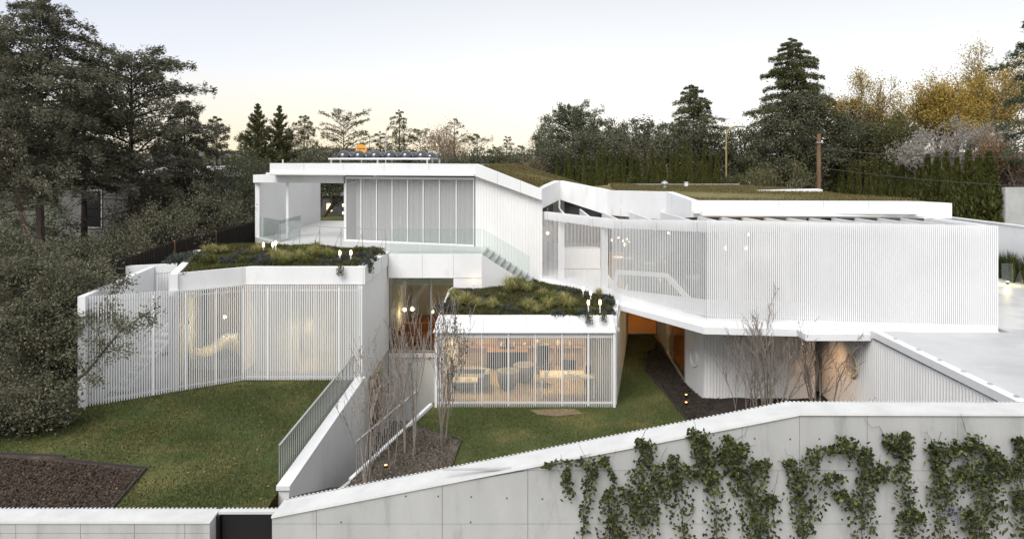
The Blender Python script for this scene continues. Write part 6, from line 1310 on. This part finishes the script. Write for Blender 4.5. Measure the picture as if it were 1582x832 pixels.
text(t, 'Televes', (x, y - .035, z + .05), .155, 'black')
x, y, z = P(596, 205, 36); t = thing('antenna_mast', 'grey antenna mast with small aerials behind the domes', 'antenna', (x, y, 8.2)); MB().tube([(x, y, 8.1), (x, y, z)], .03, 6).build('mast', M['alu'], t)
for k, (dz, w_) in enumerate(((-.15, .30), (-.35, .22), (-.6, .34))): MB().bar((x - w_ / 2, y, z + dz), (x + w_ / 2, y, z + dz), .02).build('aerial', M['alu'], t)
MB().lathe((x - .12, y, z - .45), [(.01, 0), (.10, .05), (.12, .12)], 12).build('reflector', M['white'], t); MB().lathe((x + .08, y - .05, z - .3), [(.03, 0), (.05, .05), (.03, .1)], 10).build('amplifier', M['orange'], t)
x, y, _ = P(1027, 283, 33); t = thing('roof_vent', 'grey mushroom vent on the planted right roof', 'vent', (x, y, 6.9)); MB().lathe((x, y, 6.9), [(.10, 0), (.10, .22)], 12).build('pipe', M['alu'], t); MB().lathe((x, y, 6.9), [(.20, .221), (.22, .25), (.12, .36), (.02, .40)], 16).build('cowl', M['steel'], t, True)
x, y, _ = P(1060, 283, 35); box_thing('roof_box', 'small white box on the far edge of the right roof', 'box', [('body', 'white', [(x - .08, x + .08, y - .08, y + .08, 6.95, 7.15)]), ('lid', 'white', [(x - .1, x + .1, y - .1, y + .1, 7.151, 7.18)])], (x, y, 6.95))
x, y, z = P(437, 248, 33); t = thing('vent_pipe', 'short white pipe at the left end of the upper roof', 'pipe', (x, y, 8.2)); MB().lathe((x, y, 8.19), [(.035, 0), (.035, .16)], 10).build('pipe', M['white'], t); MB().lathe((x, y, 8.19), [(.05, .161), (.05, .19)], 10).build('cap', M['white'], t)
# ------------------------------------------------------------------ poles, lamps and buildings beyond
x, y, z = P(1265, 207, 37.5); t = thing('utility_pole', 'brown wooden utility pole behind the right roof', 'pole', (x, y, G3))
MB().tube([(x, y, G3 - .3), (x, y, z)], [.14, .11], 10).build('post', M['wood_pole'], t); MB().bar((x - .2, y - .14, z - .5), (x + .2, y - .14, z - .5), .05).build('bracket', M['steel'], t); MB().lathe((x + .12, y - .14, z - .47), [(.04, 0), (.05, .06), (.02, .1)], 8).build('insulator', M['white'], t)
def wire(label, a, b, sag):
    p = [tuple(np.array(a) * (1 - k) + np.array(b) * k - np.array([0, 0, sag * 4 * k * (1 - k)])) for k in np.linspace(0, 1, 14)]
    tag(MB().tube(p, .016, 4).build('overhead_wire', M['edging'], None), label, 'wire')
wire('upper overhead cable running right from the utility pole', P(1266, 229, 37.4), P(1700, 236, 30), .35); wire('lower overhead cable crossing before the right hedge', P(1266, 259, 37.4), P(1700, 292, 28), .2)
x, y, z = P(1122, 212, 46); t = thing('street_lamp', 'tall golden curved street lamp behind the right roof', 'street lamp', (x, y, G3))
arc = [(x, y, G3), (x, y, z)] + [(x + .95 * (1 - math.cos(a)) * .75, y, z + .75 * math.sin(a)) for a in np.linspace(.15, 1.5, 8)]
MB().tube(arc, .065, 8).build('post', M['goldpole'], t); MB().box(x + .70, x + 1.3, y - .1, y + .1, z + .70, z + .80).build('lantern', M['alu'], t)
for i, (px, py) in enumerate(((561, 211), (571, 208))):
    x, y, z = P(px, py, 75); t = thing('street_lamp', ['left', 'right'][i] + ' of two distant street lamps behind the orange dish', 'street lamp', (x, y, G3)); MB().tube([(x, y, G3), (x, y, z - .3), (x - .25, y, z), (x - .8, y, z + .05)], .05, 6).build('post', M['steel'], t); MB().box(x - 1.1, x - .7, y - .1, y + .1, z, z + .1).build('lantern', M['alu'], t)
for i, px in enumerate((1157, 1182)):
    x, y, z = P(px, 287, 40); t = thing('globe_lamp', ['left', 'right'][i] + ' white globe lamp behind the right roof', 'lamp', (x, y, z - .8)); MB().lathe((x, y, z - .8), [(.03, -2), (.03, .8)], 8).build('post', M['black'], t); MB().lathe((x, y, z), [(.03, 0), (.14, .08), (.16, .18), (.1, .3), (.02, .33)], 12).build('globe', M['white'], t, True)
nh = thing('neighbour_house', 'grey neighbouring house half hidden behind the left conifers', 'house', (-25, 40, 2)); 
MB().box(-28, -19.5, 40, 46, 1, 7.3).build('wall', M['rooftile'], nh); MB().prism([(-28.4, 39.6), (-19.1, 39.6), (-19.1, 46.4), (-28.4, 46.4)], 7.301, [7.6, 7.6, 8.0, 8.0]).build('roof', M['grey_concrete'], nh)
for x in (-26.4, -23.6, -21.6):
    w_ = MB().box(x, x + 1.1, 39.93, 39.99, 4.2, 6.6).build('window', M['grey_concrete'], nh); MB().box(x + .08, x + 1.02, 39.90, 39.925, 4.3, 6.5).build('pane', M['screenblack'], w_)
nb = thing('neighbour_building', 'brown neighbouring building behind the right hedge end', 'building', (30, 38, G3)); MB().box(28.0, 40, 37, 42, 3, 7.6).build('wall', M['brownwall'], nb); MB().box(27.8, 40.2, 36.8, 42.2, 7.601, 7.8).build('roof', M['edging'], nb); w_ = MB().box(31.6, 32.8, 36.94, 36.99, 5.5, 6.9).build('window', M['white'], nb); MB().box(31.7, 32.7, 36.91, 36.935, 5.6, 6.8).build('pane', M['screenblack'], w_)
cw = thing('garden_wall', 'grey concrete garden wall beside the end of the cypress hedge', 'wall', (27, 33.5, 3)); MB().box(25.5, 38, 33.5, 33.75, 2.8, 6.95).build('core', M['grey_concrete'], cw)
for i in range(6): MB().box(25.5 + i * 1.8 + .01, 25.5 + (i + 1) * 1.8 - .01, 33.46, 33.5, 2.8, 6.93).build('concrete_panel', M['grey_concrete'], cw)
gw_ = thing('garden_wall', 'pale low garden wall behind the roof by the globe lamps', 'wall', (15, 44, 4)); MB().box(13, 17.6, 44.5, 44.7, 3.4, 6.75).build('wall_face', M['white'], gw_); MB().box(12.9, 17.7, 44.45, 44.75, 6.751, 6.82).build('coping', M['white'], gw_)
# garden glimpsed through the opening of the upper terrace
gd = thing('garden_house', 'small grey house with lit windows seen through the terrace opening', 'house', (-14.5, 52, 3)); MB().box(-16.4, -13.6, 52, 55, 3, 5.6).build('wall', M['rooftile'], gd); MB().box(-16.6, -13.4, 51.8, 55.2, 5.601, 5.75).build('roof', M['grey_concrete'], gd)
for x in (-15.9, -14.9): w_ = MB().box(x, x + .5, 51.95, 51.99, 4.3, 5.0).build('window', M['white'], gd); MB().box(x + .05, x + .45, 51.92, 51.945, 4.35, 4.95).build('pane', M['paneglow'], w_)
flat([(-17, 41.1), (-9, 41.1), (-9, 50), (-19, 50)], lambda x, y: 4.2 + 0 * x, 'lawn', 'turf', 3)
bush('evergreen_tree', 'dark tree filling the terrace opening behind the house', 'tree', (-14.5, 48, 3.6), [((-15, 48.5, 6.6), (2.2, 1.2, 1.6)), ((-12.6, 49, 6.2), (1.6, 1.2, 2.0)), ((-14, 48.4, 8.2), (2.4, 1.2, 1.2))], 9000, .15, 'darkleaf', 210, 130, .26, stem='bark', crown_name='crown', stem_name='trunk')
for i, py in enumerate((317, 329)):
    x, y, z = P(530, py, 43); t = thing('garden_lantern', ['upper', 'lower'][i] + ' glowing lantern at the right of the terrace opening', 'lamp', (x, y, 4.2)); MB().lathe((x, y, 4.2), [(.02, 0), (.02, z - 4.3)], 8).build('post', M['black'], t); MB().lathe((x, y, z), [(.03, -.07), (.05, 0), (.03, .08)], 10).build('globe', M['bulb'], t, True)
